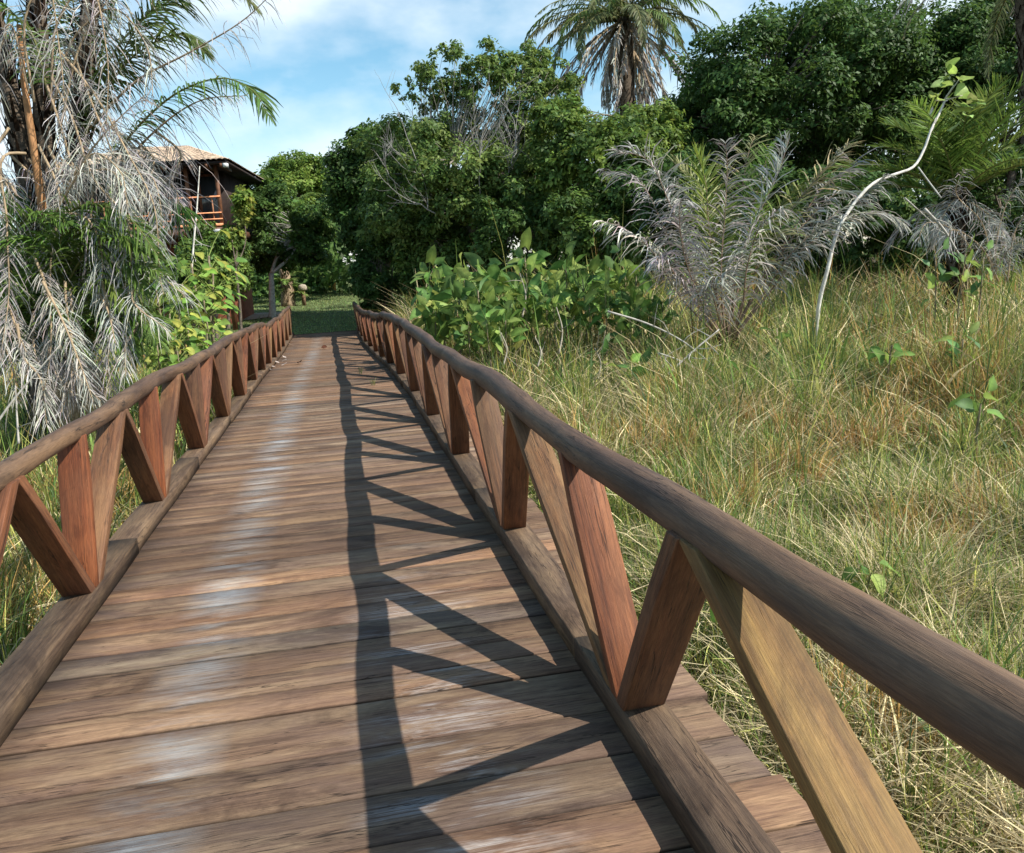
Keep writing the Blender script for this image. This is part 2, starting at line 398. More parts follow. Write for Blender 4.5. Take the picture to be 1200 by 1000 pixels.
# posts: flat boards set across the bridge, three to each foot
def post(yb, yt, side, tint, z0=None):
    w = .07; th = .03
    xb, xt = (kR(yb)-.005 if side > 0 else kL(yb)), rx(side, yt)
    zb = dz(yb)+.098; zt = rz(side, yt)-.02
    ln = math.hypot(yt-yb, zt-zb); hy = th*ln/(zt-zb)
    w1 = w+random.uniform(-.004, .006)
    V = []; G = []; off = rng.uniform(0, 40, 3); n = 4
    for i in range(n+1):
        u = i/n
        if i == n: w1 *= .9
        x = xb+(xt-xb)*u; y = yb+(yt-yb)*u; z = zb+(zt-zb)*u
        for (a, b) in ((-1, -1), (1, -1), (1, 1), (-1, 1)):
            V.append((x+a*w1, y+b*hy, z)); G.append((u*ln+off[0], a*w1+off[1], b*th+off[2]))
    Q = [(0, 3, 2, 1), (n*4, n*4+1, n*4+2, n*4+3)]
    for i in range(n):
        for j in range(4): j2 = (j+1) % 4; Q.append((i*4+j, i*4+j2, i*4+4+j2, i*4+4+j))
    g = Geo(); g.add(V, Q, tint, G)
    o = part('post', g, POST, bridge)
    m = o.modifiers.new('bevel', 'BEVEL'); m.width = .004; m.segments = 2; m.limit_method = 'ANGLE'
    return o
TINTS = [(1.0, .95, .9), (1.1, .95, .85), (.9, .95, .95), (.95, 1.1, 1.05), (1.05, 1.25, 1.1), (.75, .78, .8), (1.15, 1.0, .95)]
for side in (1, -1):
    part('handrail', rail_tube(side), RAIL, bridge, True)
    if side > 0: bases = [.47, 2.6, 4.72, 6.88, 8.93, 10.9, 12.95, 15.1, 17.2, 19.3, 21.4, 23.5, 25.6, 27.6]; dn, dm, df = -.72, .38, 1.36
    else: bases = [2.65, 4.5, 6.33, 8.28, 10.15, 11.95, 13.9, 16.0, 18.0, 20.0, 22.0, 24.0, 26.0, 27.9]; dn, dm, df = -.78, .14, 1.05
    for k, yb in enumerate(bases):
        nxt = bases[k+1] if k+1 < len(bases) else None
        tn = random.choice([TINTS[0], TINTS[2], TINTS[5]]); tm = random.choice(TINTS); tf = random.choice(TINTS)  # near-leaning posts get darker tints, deepening their shade in the colour
        if side > 0 and k == 0: tf = (1.25, 1.6, 1.05); 
        if side > 0 and k == 1: tf = (1.05, 1.3, 1.2); tm = (1.2, .98, .85)
        if side < 0 and k in (1, 2): tm = (1.3, .95, .75); tf = (1.0, 1.1, 1.1)
        if not (side > 0 and k == 0):
            post(yb-.066, yb+dn, side, tn); post(yb, yb+dm, side, tm)
        if nxt: post(yb+.066, nxt+dn-.07, side, tf)
        else: post(yb+.066, Y1-.1, side, tf)
# end board against the lawn
g = Geo(); hexa(g, [(kL(29)-.1, Y1+.004, -.55), (kR(29)+.3, Y1+.004, -.55), (kR(29)+.3, Y1+.05, -.55), (kL(29)-.1, Y1+.05, -.55), (kL(29)-.1, Y1+.004, -.19), (kR(29)+.3, Y1+.004, -.19), (kR(29)+.3, Y1+.05, -.19), (kL(29)-.1, Y1+.05, -.19)])
part('end_board', g, KERB, bridge)

# ------------------------------------------------------------------ ground
def sheet(name, xs, ys, zf, mat):
    X, Y = np.meshgrid(xs, ys); Z = zf(X, Y); V = np.stack([X, Y, Z], -1).reshape(-1, 3)
    nx = len(xs); i = np.arange(len(ys)-1)[:, None]*nx; j = np.arange(nx-1)[None]
    Q = np.stack([i+j, i+j+1, i+nx+j+1, i+nx+j], -1).reshape(-1, 4)
    g = Geo(); g.add(V, Q); o = part(name, g, mat, None, True); tag(o, kind='structure'); return o
MUD = simple_mat('marsh_soil', (.085, .07, .04), .95, 3, .5, .8, spec=.1)
LAWN = simple_mat('lawn_green', (.12, .15, .06), .9, 2.5, .4, .9, spec=.1)
SAND = simple_mat('sand', (.42, .33, .26), .95, 12, .2, .4, spec=.1)
xs = np.unique(np.concatenate([np.linspace(-600, -40, 12), np.linspace(-40, 50, 120), np.linspace(50, 600, 12)]))
ys = np.unique(np.concatenate([np.linspace(-200, -12, 8), np.linspace(-12, 70, 120), np.linspace(70, 900, 16)]))
sheet('ground', xs, ys, ground_z, MUD)
sheet('lawn', np.linspace(-26, 14, 30), np.linspace(29.27, 75, 40), lambda x, y: ground_z(x, y)+.02, LAWN)

# ------------------------------------------------------------------ grasses
def blades(geo, X, Y, Z0, H, Wd, lean, bend, col, k=4, az=None):
    n = len(X)
    if az is None: az = rng.uniform(0, 2*np.pi, n)
    u = np.linspace(0, 1, k)[None]
    out = lean[:, None]*u+bend[:, None]*u**2.2
    dx = np.cos(az)[:, None]*out*H[:, None]; dy = np.sin(az)[:, None]*out*H[:, None]
    zz = H[:, None]*(u-.45*np.clip(bend[:, None], 0, 2)*u**2.6)
    Pt = np.stack([X[:, None]+dx, Y[:, None]+dy, Z0[:, None]+np.maximum(zz, .01)], -1)
    sa = az+np.pi/2+rng.normal(0, .7, n)
    S = np.stack([np.cos(sa), np.sin(sa), np.zeros(n)], -1)
    wp = np.array([.75, 1, .75, .08])[None] if k == 4 else np.linspace(1, .1, k)[None]
    ribbons(geo, Pt, Wd[:, None]*wp, S, col)
GR = {'g': (.125, .20, .042), 'y': (.31, .31, .08), 's': (.58, .49, .28), 'o': (.38, .24, .08), 'd': (.30, .245, .14), 'b': (.08, .13, .05)}
def field(geo, n, xr, yr, wmul, hf, seed, side, clearfn=None, mixbias=0.0, k=4):
    X = rng.uniform(*xr, n); Y = rng.uniform(*yr, n)
    keep = np.ones(n, bool)
    if clearfn is not None: keep &= clearfn(X, Y)
    tus = vnoise(X*1.7, Y*1.7, seed)*.6+vnoise(X*4.1, Y*4.1, seed+5)*.4
    keep &= rng.uniform(0, 1, n) < .25+1.25*tus
    X, Y, tus = X[keep], Y[keep], tus[keep]; n = len(X)
    Z = ground_z(X, Y)
    dry = vnoise(X*.9, Y*.9, seed+11)*.55+vnoise(X*2.7, Y*2.7, seed+2)*.45+mixbias
    r = rng.uniform(0, 1, n)
    ps = np.clip(dry*1.1-.18, .05, .75)
    kind = np.where(r < ps*.66, 0, np.where(r < ps, 4, np.where(r < ps+(1-ps)*.42, 1, np.where(r < ps+(1-ps)*.80, 2, 5))))
    org = (vnoise(X*1.3, Y*1.3, seed+31) > .66) & (rng.uniform(0, 1, n) < .38); kind = np.where(org, 3, kind)
    pal = np.array([GR['s'], GR['g'], GR['y'], GR['o'], GR['d'], GR['b']])
    col = pal[kind]*np.exp(rng.normal(0, .3, (n, 1)))
    H = hf(X, Y)*(.25+1.15*tus)*np.exp(rng.normal(0, .25, n))
    H = H*np.clip(.3+(np.abs(X)-1.35)/1.1, .3, 1)*(np.interp(Y, [13, 18, 30], [1, .45, .2]) if side < 0 else 1)
    isdry = (kind == 0) | (kind == 4)
    lean = np.abs(rng.normal(0, .22, n))+np.where(isdry, .22, 0); bend = np.abs(rng.normal(.15, .28, n))+np.where(isdry, .30, 0)
    dist = np.hypot(X, Y)
    Wd = np.maximum(.0066, dist*.0012)*wmul*np.exp(rng.normal(0, .38, n))
    blades(geo, X, Y, Z, H, Wd, lean, bend, col, k)
def clearR(X, Y):
    e = np.interp(Y, [-5, 11, 15, 19.2, 23.8, 30], [1.26, 1.25, 1.2, 1.15, 1.05, .95])
    ang = np.arctan2(X, np.maximum(Y, .01)); d = np.hypot(X, Y)
    return (X > e) & ((ang < .80) | (d < 3)) & (Y > -.3)
hR = lambda X, Y: np.interp(np.hypot(X, Y), [0, 3, 9, 12, 18, 26], [.42, .44, .50, .92, 1.25, 1.45])
g = Geo()
field(g, 75000, (1.2, 6.0), (-.3, 5.0), .9, hR, 1, 1, clearR, -.04)
field(g, 105000, (1.2, 11), (4.5, 11), 1.0, hR, 1, 1, lambda X, Y: clearR(X, Y) & (Y > 4.5), .0)
field(g, 150000, (1.2, 26), (10.5, 26), 1.0, hR, 1, 1, lambda X, Y: clearR(X, Y) & (np.hypot(X, Y) < 27), .02)
# loose straw lying over the tussocks
def straw(geo, n, xr, yr, clearfn, L0=.35, seed=1):
    X = rng.uniform(*xr, n); Y = rng.uniform(*yr, n); k = clearfn(X, Y); X, Y = X[k], Y[k]; n = len(X)
    az = rng.uniform(0, 2*np.pi, n); el = rng.normal(.1, .3, n); Ls = L0*np.exp(rng.normal(0, .4, n))
    tus = vnoise(X*1.7, Y*1.7, seed)*.6+vnoise(X*4.1, Y*4.1, seed+5)*.4
    Z = ground_z(X, Y)+rng.uniform(.1, .75, n)*(.3+.8*tus)*.6
    d = np.stack([np.cos(az)*np.cos(el), np.sin(az)*np.cos(el), np.sin(el)], -1)
    u = np.linspace(-.5, .5, 4)
    Pt = np.stack([X, Y, Z], -1)[:, None]+d[:, None]*(u[None, :, None]*Ls[:, None, None])
    Pt[..., 2] -= (u[None]**2)*Ls[:, None]*rng.uniform(-.2, 1.2, (n, 1))
    S = norm(np.cross(d, rng.normal(0, 1, (n, 3))))
    col = np.where(rng.uniform(0, 1, (n, 1)) < .7, np.array([[.52, .44, .27]]), np.array([[.38, .38, .12]]))*np.exp(rng.normal(0, .25, (n, 1)))
    W_ = np.maximum(.005, np.hypot(X, Y)*.0009)
    ribbons(geo, Pt, W_[:, None]*np.array([[.6, 1, 1, .5]]), S, col)
straw(g, 5500, (1.25, 6), (0, 5), clearR, .26)
straw(g, 6500, (1.25, 11), (4.5, 11), clearR, .32)
straw(g, 9000, (1.2, 20), (10.5, 20), clearR, .5)
o = part('marsh_grass', g, GRASS); tag(o, 'tall tangled green and straw coloured marsh grass right of the footbridge', 'grass', kind='stuff')
def clearL(X, Y):
    e = np.interp(Y, [-5, 12, 14.5, 18.9, 23.7, 29], [-1.60, -1.59, -1.62, -1.71, -1.77, -1.78])
    return (X < e) & (np.arctan2(-X, np.maximum(Y, .01)) < .75)
g = Geo()
hL = lambda X, Y: np.interp(Y, [0, 7, 14, 26], [.52, .60, .8, .9])
field(g, 60000, (-7, -1.5), (1.2, 9), 1.1, hL, 9, -1, clearL, -.14)
field(g, 50000, (-9, -1.5), (9, 28), 1.2, hL, 9, -1, clearL, -.16)
straw(g, 5000, (-6, -1.6), (2, 9), clearL)
o = part('marsh_grass', g, GRASS); tag(o, 'greener long grass growing below the palm left of the footbridge', 'grass', kind='stuff')
# mown lawn
g = Geo(); n = 60000
X = rng.uniform(-14, 8, n); Y = 29.3+28*rng.uniform(0, 1, n)**1.4
blades(g, X, Y, ground_z(X, Y)+.015, rng.uniform(.04, .10, n), .0009*np.hypot(X, Y)*rng.uniform(.6, 1.3, n), np.abs(rng.normal(0, .4, n)), np.abs(rng.normal(0, .3, n)), jit((.17, .225, .08), n, .25, .12), 3)
o = part('lawn_grass', g, GRASS); tag(o, 'short mown green lawn beyond the far end of the bridge', 'grass', kind='stuff')

# ------------------------------------------------------------------ palm fronds
GREENP = (.085, .14, .030); DEADP = (.36, .345, .315); PALEP = (.30, .27, .17)
def frond_geo(path, L0, w0, col, droop, n=70, vee=.25, k=5, miss=.03, kink=.25, rach=.018, rcol=None, ang=(1.2, .55), bare=.12, stiff=1.0):
    """path: rachis curve (m,3)"""
    path = np.asarray(path, float); g = Geo()
    m = len(path)
    rad = np.linspace(rach, rach*.18, m)
    tube(g, path, rad, 6, rcol if rcol is not None else col)
    T = norm(np.gradient(path, axis=0))
    t = np.linspace(bare, .995, n)+rng.normal(0, .3/n, n); t = np.clip(t, bare, .999)
    for s in (-1, 1):
        tt = t[rng.uniform(0, 1, n) > miss]; q = len(tt)
        f = tt*(m-1); i = np.clip(f.astype(int), 0, m-2); u = (f-i)[:, None]
        B = path[i]*(1-u)+path[i+1]*u; Tn = norm(T[i]*(1-u)+T[i+1]*u)
        hz = np.cross(Tn, np.array([0, 0, 1.])); hl = np.linalg.norm(hz, axis=1, keepdims=True)
        S = norm(np.where(hl > .12, hz, np.array([1., .2, 0])))
        Up = np.cross(S, Tn)
        a = (ang[0]+(ang[1]-ang[0])*tt+rng.normal(0, .10, q))[:, None]
        D = norm(Tn*np.cos(a)+S*s*np.sin(a)+Up*(vee+rng.normal(0, kink*.6, (q, 1))))
        prof = (np.sin(np.pi*np.clip((tt-bare)/(1-bare)*.82+.14, 0, 1))**.6)
        Ln = (L0*prof*np.exp(rng.normal(0, .12+kink*.25, q)))[:, None, None]
        uu = np.linspace(0, 1, k)[None, :, None]
        dr = (droop*np.exp(rng.normal(0, .25, q)))[:, None, None]
        Dk = D[:, None]*np.ones((1, k, 1)); G3 = np.array([0, 0, -1.])[None, None]
        Dk = norm(Dk+G3*dr*uu*1.6*stiff+rng.normal(0, kink*.25, (q, k, 3))*uu)
        step = Ln/(k-1)
        Pt = np.concatenate([B[:, None], B[:, None]+np.cumsum(Dk[:, 1:]*step, axis=1)], 1)
        Sd = norm(np.cross(Dk, np.cross(Tn, D)[:, None]+rng.normal(0, .35, (q, 1, 3))))
        wp = np.interp(np.linspace(0, 1, k), [0, .3, .7, 1], [.6, 1, .75, .08])[None]
        ribbons(g, Pt, w0*np.exp(rng.normal(0, .15, (q, 1)))*wp, Sd, jit(col, q, .16, .05))
    return g
def arc(base, az, el, L0, sag, k=22, twist=0):
    """rachis that leaves base at azimuth az and elevation el and bends down under its weight"""
    u = np.linspace(0, 1, k); e = el-sag*u**1.3; a = az+twist*u
    d = np.stack([np.cos(a)*np.cos(e), np.sin(a)*np.cos(e), np.sin(e)], -1)*(L0/(k-1))
    return np.vstack([[base], base+np.cumsum(d[1:], 0)])
def add_frond(pt, path, kind, L0, w0=None, n=None, label=None, **kw):
    dead = kind == 'dead'
    if kind == 'green': col, droop, mat = jit(GREENP, 1, .15)[0], .30, LEAF
    elif kind == 'yellow': col, droop, mat = jit((.135, .20, .042), 1, .1)[0], .35, LEAF
    elif kind == 'pale': col, droop, mat = jit((.30, .29, .14), 1, .1)[0], .6, DRY
    elif kind == 'olive': col, droop, mat = jit((.13, .14, .06), 1, .1)[0], .55, LEAF
    else: col, droop, mat = jit(DEADP, 1, .14, .03)[0], .95, DRY
    droop = kw.pop('droop', droop)
    args = dict(kink=.75 if dead else .22, rcol=(.36, .27, .17) if dead else (.20, .20, .07), miss=.18 if dead else .03)
    args.update(kw)
    g = frond_geo(path, L0, w0 or (.0098 if dead else .024), col, droop, n or 70, **args)
    part('frond', g, mat, pt, False, label or ('dead grey frond' if dead else None))

# --- the big shaggy palm on the left
zc = 10.5
pb = P(60, 470, zc); pb[2] = ground_z(pb[0], pb[1])
palm = thing('palm_tree', pb, 'large shaggy palm with hanging dead grey fronds beside the left handrail', 'palm tree')
def fiber(geo, path, r, n, col):
    """old leaf bases and fibre round a trunk"""
    path = np.asarray(path); m = len(path)
    f = rng.uniform(0, m-1.01, n); i = f.astype(int); u = (f-i)[:, None]
    B = path[i]*(1-u)+path[i+1]*u; a = rng.uniform(0, 2*np.pi, n)
    R = np.stack([np.cos(a), np.sin(a), np.zeros(n)], -1)
    Ls = rng.uniform(.15, .5, n)[:, None, None]; uu = np.linspace(0, 1, 3)[None, :, None]
    P0 = (B+R*r*.8)[:, None]; Pt = P0+R[:, None]*(r*.9*uu)+np.array([0, 0, 1.])*(Ls*uu*rng.choice([1, -1], (n, 1, 1), p=[.6, .4]))
    S = np.stack([-np.sin(a), np.cos(a), np.zeros(n)], -1)
    ribbons(geo, Pt, np.array([[.05, .035, .01]])*np.ones((n, 1)), S, jit(col, n, .3))
for tr in (((62, 480), (60, 300), (55, 190), (48, 90), (40, -60)), ((95, 470), (85, 300), (88, 200), (100, 80), (110, -40)), ((30, 450), (45, 320), (30, 200), (8, 90), (-20, -40))):
    pts = [P(a, b, zc+.3*j*.2) for j, (a, b) in enumerate(tr)]; pts[0][2] = ground_z(pts[0][0], pts[0][1])-.1
    c = bez(pts, 26); g = Geo(); tube(g, c, np.linspace(.16, .10, 26), 12, (.8, .75, .7), .06); fiber(g, c, .13, 420, (.13, .10, .075))
    part('trunk', g, BARK, palm, True)
g = Geo(); c = bez([P(52, 262, 10.2), P(42, 190, 10.1), P(28, 95, 10.1), P(22, 30, 10.2)], 12); tube(g, c, np.linspace(.055, .03, 12), 8, (.42, .22, .10)); part('leaf_stalk', g, DRY, palm, True, 'bare orange brown leaf stalk')
def pf(pts, kind, L0, **kw):
    if len(pts[0]) == 3: q = [P(*p) for p in pts]
    else:
        Z0, Z1 = kw.pop('z', (zc, zc)); q = [P(a, b, Z0+(Z1-Z0)*i/(len(pts)-1)) for i, (a, b) in enumerate(pts)]
    if kind == 'dead': kw.setdefault('miss', rng.uniform(.15, .42)); kw.setdefault('kink', rng.uniform(.6, 1.15)); kw['n'] = int(kw.get('n', 70)*1.15)
    add_frond(palm, bez(q, 26), kind, L0, **kw)
# outlined fronds against the sky
pf([(105, 150), (160, 95), (225, 60), (290, 20), (335, -25)], 'dead', .42, z=(10.4, 9.6), droop=1.2, miss=.35, n=60)
pf([(120, 205), (165, 145), (215, 105), (265, 92), (298, 108), (316, 138)], 'green', .46, z=(10.4, 9.4), droop=.85, n=90, w0=.022)
pf([(130, 215), (175, 160), (235, 118), (290, 112)], 'dead', .40, z=(10.6, 10), droop=1.2, miss=.3)
pf([(90, 190), (120, 110), (165, 60), (215, 40), (240, 62)], 'green', .60, z=(10.6, 10.2), droop=.8, n=100)
pf([(100, 180), (135, 80), (170, 20), (215, -20)], 'green', .60, z=(10.8, 10.2), droop=.7, n=90)
pf([(95, 170), (120, 60), (140, -20), (160, -90)], 'green', .6, z=(11, 11), droop=.6, n=90)
pf([(80, 160), (90, 60), (80, -30), (60, -100)], 'green', .6, z=(11, 11), droop=.6, n=90)
pf([(70, 160), (60, 60), (30, -20), (-10, -60)], 'green', .6, z=(11.2, 11), droop=.6, n=80)
pf([(100, 120), (150, 40), (200, 0), (260, -25), (300, 10)], 'olive', .55, z=(11.2, 10.8), droop=.9, n=80)
pf([(70, 150), (100, 40), (145, -20), (200, -60)], 'dead', .55, z=(10.2, 9.8), droop=1.1)
pf([(60, 130), (90, 40), (130, 10), (170, 50), (180, 120)], 'dead', .50, z=(10.2, 9.8), droop=1.2)
pf([(60, 120), (70, 20), (100, -20), (125, 60), (125, 150)], 'dead', .50, z=(10, 9.6), droop=1.1)
pf([(40, 120), (30, 20), (50, -30), (70, 60), (78, 150)], 'dead', .45, z=(10, 9.6), droop=1.1)
pf([(35, 110), (10, 30), (0, 60), (-5, 150)], 'dead', .45, z=(10, 9.8), droop=1.1)
pf([(60, 120), (20, 20), (-20, 0), (-60, 30)], 'green', .55, z=(10.4, 10), droop=.8)
# dead fronds curving down
pf([(70, 60), (110, 110), (150, 180), (180, 240), (188, 330), (192, 345)], 'dead', .40, z=(10, 9.2), droop=.55, n=100, ang=(1.0, .7))
pf([(85, 60), (120, 150), (150, 205), (175, 205), (188, 240), (186, 290)], 'dead', .36, z=(10.2, 9.6), droop=.8, n=90)
pf([(60, 90), (85, 140), (110, 210), (150, 260), (150, 350), (145, 430)], 'dead', .42, z=(10, 9.2), droop=1.0, n=90)
pf([(55, 100), (72, 150), (92, 200), (130, 200), (150, 240), (140, 330)], 'dead', .5, z=(10, 9.4), droop=1.0, n=90)
pf([(45, 170), (70, 230), (60, 300), (62, 380), (90, 440), (118, 470)], 'dead', .40, z=(9.8, 9), droop=.9, n=80)
pf([(65, 240), (90, 200), (120, 160), (160, 120), (170, 112)], 'dead', .42, z=(9.8, 9.6), droop=1.1)
pf([(60, 260), (85, 215), (110, 180), (140, 200), (150, 250)], 'dead', .45, z=(9.6, 9.3), droop=1.1)
pf([(30, 180), (10, 180), (8, 260), (10, 350), (0, 420)], 'dead', .45, z=(9.8, 9), droop=.9, n=90)
pf([(10, 150), (-20, 200), (-10, 280), (-15, 360)], 'dead', .5, z=(9.8, 9.2), droop=1.0, n=80)
pf([(20, 230), (5, 210), (-20, 220), (-30, 260)], 'dead', .4, z=(9.6, 9.4), droop=1.1)
pf([(40, 300), (55, 340), (60, 400), (50, 470)], 'dead', .32, z=(9.4, 9), droop=1.1, n=60)
pf([(50, 330), (75, 380), (95, 430), (112, 478)], 'dead', .30, z=(9.2, 9), droop=1.0, n=60)
pf([(20, 380), (28, 420), (45, 440), (55, 500)], 'dead', .35, z=(9.2, 9), droop=1.1, n=60)
pf([(120, 330), (130, 380), (125, 430), (135, 470)], 'dead', .3, z=(9.4, 9.2), droop=1.0, n=60)
pf([(60, 250), (100, 255), (120, 300), (115, 350)], 'dead', .45, z=(9.6, 9.4), droop=1.1, n=70)
for j in range(14):
    a = rng.uniform(-10, 170); b = rng.uniform(320, 400); d = rng.uniform(60, 110)
    pf([(a, b), (a+rng.uniform(-20, 20), b+d*.4), (a+rng.uniform(-25, 35), b+d)], 'dead', rng.uniform(.25, .4), z=(9.5, 9.1), droop=1.2, n=40, w0=.009)
for j in range(30):   # the inner thatch
    a = rng.uniform(-10, 190); b = rng.uniform(130, 330); d = rng.uniform(40, 130)
    pf([(a, b), (a+rng.uniform(-25, 40), b+d*.35), (a+rng.uniform(-10, 50), b+d)], 'dead' if j % 3 else 'green', rng.uniform(.3, .5), z=(10.4, 10.2), droop=1.2, n=55)
# younger green fronds low in the clump
for (pts) in ([(40, 400), (60, 320), (90, 275), (130, 268), (160, 290)], [(30, 400), (40, 330), (60, 290), (20, 280), (-10, 300)], [(60, 400), (80, 330), (110, 290), (150, 310), (170, 345)],
              [(50, 420), (50, 350), (70, 290), (75, 255)], [(70, 420), (90, 350), (130, 330), (150, 360)], [(30, 440), (20, 380), (-5, 340), (-30, 350)], [(80, 430), (105, 380), (135, 375), (150, 410)], [(20, 440), (45, 390), (75, 380), (95, 410)],
              [(100, 440), (125, 350), (160, 310), (190, 320)], [(40, 330), (60, 270), (100, 240), (150, 255), (185, 300)], [(60, 360), (90, 300), (140, 280), (175, 300)], [(20, 350), (10, 290), (40, 250), (80, 262)], [(90, 420), (120, 380), (165, 370), (185, 400)], [(0, 440), (30, 370), (60, 350), (80, 370)]):
    pf(pts, 'green' if rng.uniform() < .7 else 'yellow', .46, z=(9.9, 9.3), droop=.5, n=70)
# rotting trunk pieces at its foot
g = Geo()
for (a, b, r) in ((88, 405, .16), (95, 440, .20), (105, 462, .18), (80, 480, .2), (70, 450, .22)):
    c = P(a, b, 9.9); tube(g, [c+np.array([0, 0, -.25]), c+np.array([.04, 0, .0]), c+np.array([0, .05, .2])], [r*.7, r, r*.5], 9, (2.2, 2.1, 1.9), .12)
part('root_mass', g, BARK, palm, True)

# ------------------------------------------------------------------ broadleaf trees
def crown_geo(clumps, nleaf, size, pal, wr=.5, flat=.5, up=.6):
    """clumps: (n,4) centre + radius"""
    clumps = np.asarray(clumps); n = len(clumps)
    w = clumps[:, 3]**2; w = w/w.sum(); idx = rng.choice(n, nleaf, p=w)
    d = norm(rng.normal(0, 1, (nleaf, 3))); r = rng.uniform(0, 1, nleaf)**.33
    # twig-level lumps inside each clump
    sub = norm(rng.normal(0, 1, (n, 14, 3)))*rng.uniform(.45, .95, (n, 14, 1))
    sj = rng.integers(0, 14, nleaf); 
    off = sub[idx, sj]+d*r[:, None]*.38
    C = clumps[idx, :3]+off*clumps[idx, 3][:, None]*np.array([1, 1, .8])
    outw = norm(off+np.array([0, 0, .35]))
    Nn = norm(outw*.9+np.array([0, 0, up])+rng.normal(0, .55, (nleaf, 3)))
    D = norm(np.cross(Nn, rng.normal(0, 1, (nleaf, 3)))+np.array([0, 0, -.25]))
    pal = np.asarray(pal); pc = rng.integers(0, len(pal), (n, 14))
    col = pal[pc[idx, sj]]*np.exp(rng.normal(0, .18, (nleaf, 1)))*np.exp(rng.normal(0, .05, (nleaf, 3)))
    g = Geo(); Ls = size*np.exp(rng.normal(0, .2, nleaf)); leaves(g, C, D, Nn, Ls, Ls*wr, col)
    return g
def limbs_geo(base, clumps, r0, col=(1, 1, 1), nmain=5, fork=.35):
    g = Geo(); clumps = np.asarray(clumps); base = np.asarray(base, float)
    cen = clumps[:, :3].mean(0); zmin = clumps[:, 2].min()
    H = (cen[2]-base[2]); fk = base+np.array([(cen[0]-base[0])*.3, (cen[1]-base[1])*.3, H*fork])
    tr = bez([base-np.array([0, 0, .2]), base+(fk-base)*.5+rng.normal(0, .06, 3), fk], 10); tube(g, tr, np.linspace(r0*1.25, r0*.8, 10), 10, col, .05)
    far = clumps[np.argsort(-np.linalg.norm(clumps[:, :3]-cen, axis=1))]
    hubs = far[:nmain, :3]*.55+cen*.45
    for h in hubs:
        c = bez([fk, fk+(h-fk)*.45+rng.normal(0, .2, 3)*np.array([1, 1, .4]), h], 9); tube(g, c, np.linspace(r0*.6, r0*.28, 9), 7, col, .05)
    for cl in clumps:
        h = hubs[np.argmin(np.linalg.norm(hubs-cl[:3], axis=1))]; e = cl[:3]+rng.normal(0, .15, 3)*cl[3]
        c = bez([h, (h+e)/2+rng.normal(0, .12, 3)*np.linalg.norm(e-h)*.4, e], 7); tube(g, c, np.linspace(r0*.2, r0*.05, 7)*min(1, cl[3]/.6), 5, col)
    return g
def ell_clumps(px, py, Z, rx_, ry_, n, r, depth=None, low=-1.0):
    """clumps spread through an ellipsoid crown centred on a sighted point"""
    c = P(px, py, Z); k = Z/FOC; out = []
    a, b = rx_*k, ry_*k; dp = depth if depth else a*.8
    while len(out) < n:
        v = rng.normal(0, 1, 3); v /= np.linalg.norm(v); v *= rng.uniform(.55, 1.0)**.5
        if v[2] < low: continue
        rr = r*rng.uniform(.7, 1.3); out.append([c[0]+v[0]*(a-rr*.5), c[1]+v[1]*dp, c[2]+v[2]*(b-rr*.4), rr])
    return np.array(out)
G_DARK = [(.045, .088, .022), (.058, .115, .028), (.075, .14, .032)]
G_MID = [(.075, .13, .026), (.10, .165, .032), (.125, .19, .04), (.06, .11, .028)]
G_LITE = [(.13, .20, .035), (.17, .24, .045), (.10, .17, .035)]
G_YEL = [(.20, .24, .04), (.14, .20, .04), (.24, .25, .05)]
def tree(name, label, cat, basepx, Z, clumps, nleaf, size, pal, r0=.16, col=(1, 1, 1), wr=.5, nmain=5, group=None, fork=.35, crown='crown', bark=None):
    b = P(basepx, 400, Z); b[2] = ground_z(b[0], b[1])
    t = thing(name, b, label, cat, group)
    part('trunk', limbs_geo(b, clumps, r0, col, nmain, fork), bark or BARK, t, True)
    part(crown, crown_geo(clumps, nleaf, size, pal, wr), LEAF, t)
    return t
# small round tree on the lawn
cl = ell_clumps(326, 266, 36, 66, 54, 44, .6); cl = np.vstack([cl, ell_clumps(368, 282, 36, 30, 32, 10, .45), ell_clumps(290, 290, 36, 26, 30, 8, .4)])
tree('broadleaf_tree', 'small dark round-crowned tree with thin pale trunk on the lawn by the house', 'tree', 322, 35.5, cl, 30000, .17, G_DARK+G_MID[:2], .13, (.95, .92, .88), fork=.5, bark=PALEB, nmain=3)
tree('broadleaf_tree', 'sunny yellow-green tree in the distance behind the small round lawn tree', 'tree', 345, 62, ell_clumps(350, 222, 62, 42, 46, 40, 1.0), 20000, .27, G_LITE, .2)
tree('broadleaf_tree', 'light green tree far off beside the house roof', 'tree', 310, 70, ell_clumps(312, 262, 70, 40, 42, 30, 1.1), 12000, .3, G_LITE+G_MID, .2)
tree('broadleaf_tree', 'dark distant tree shading the lawn behind the white fence', 'tree', 400, 66, ell_clumps(395, 262, 66, 60, 34, 30, 1.2), 14000, .28, G_DARK, .2)
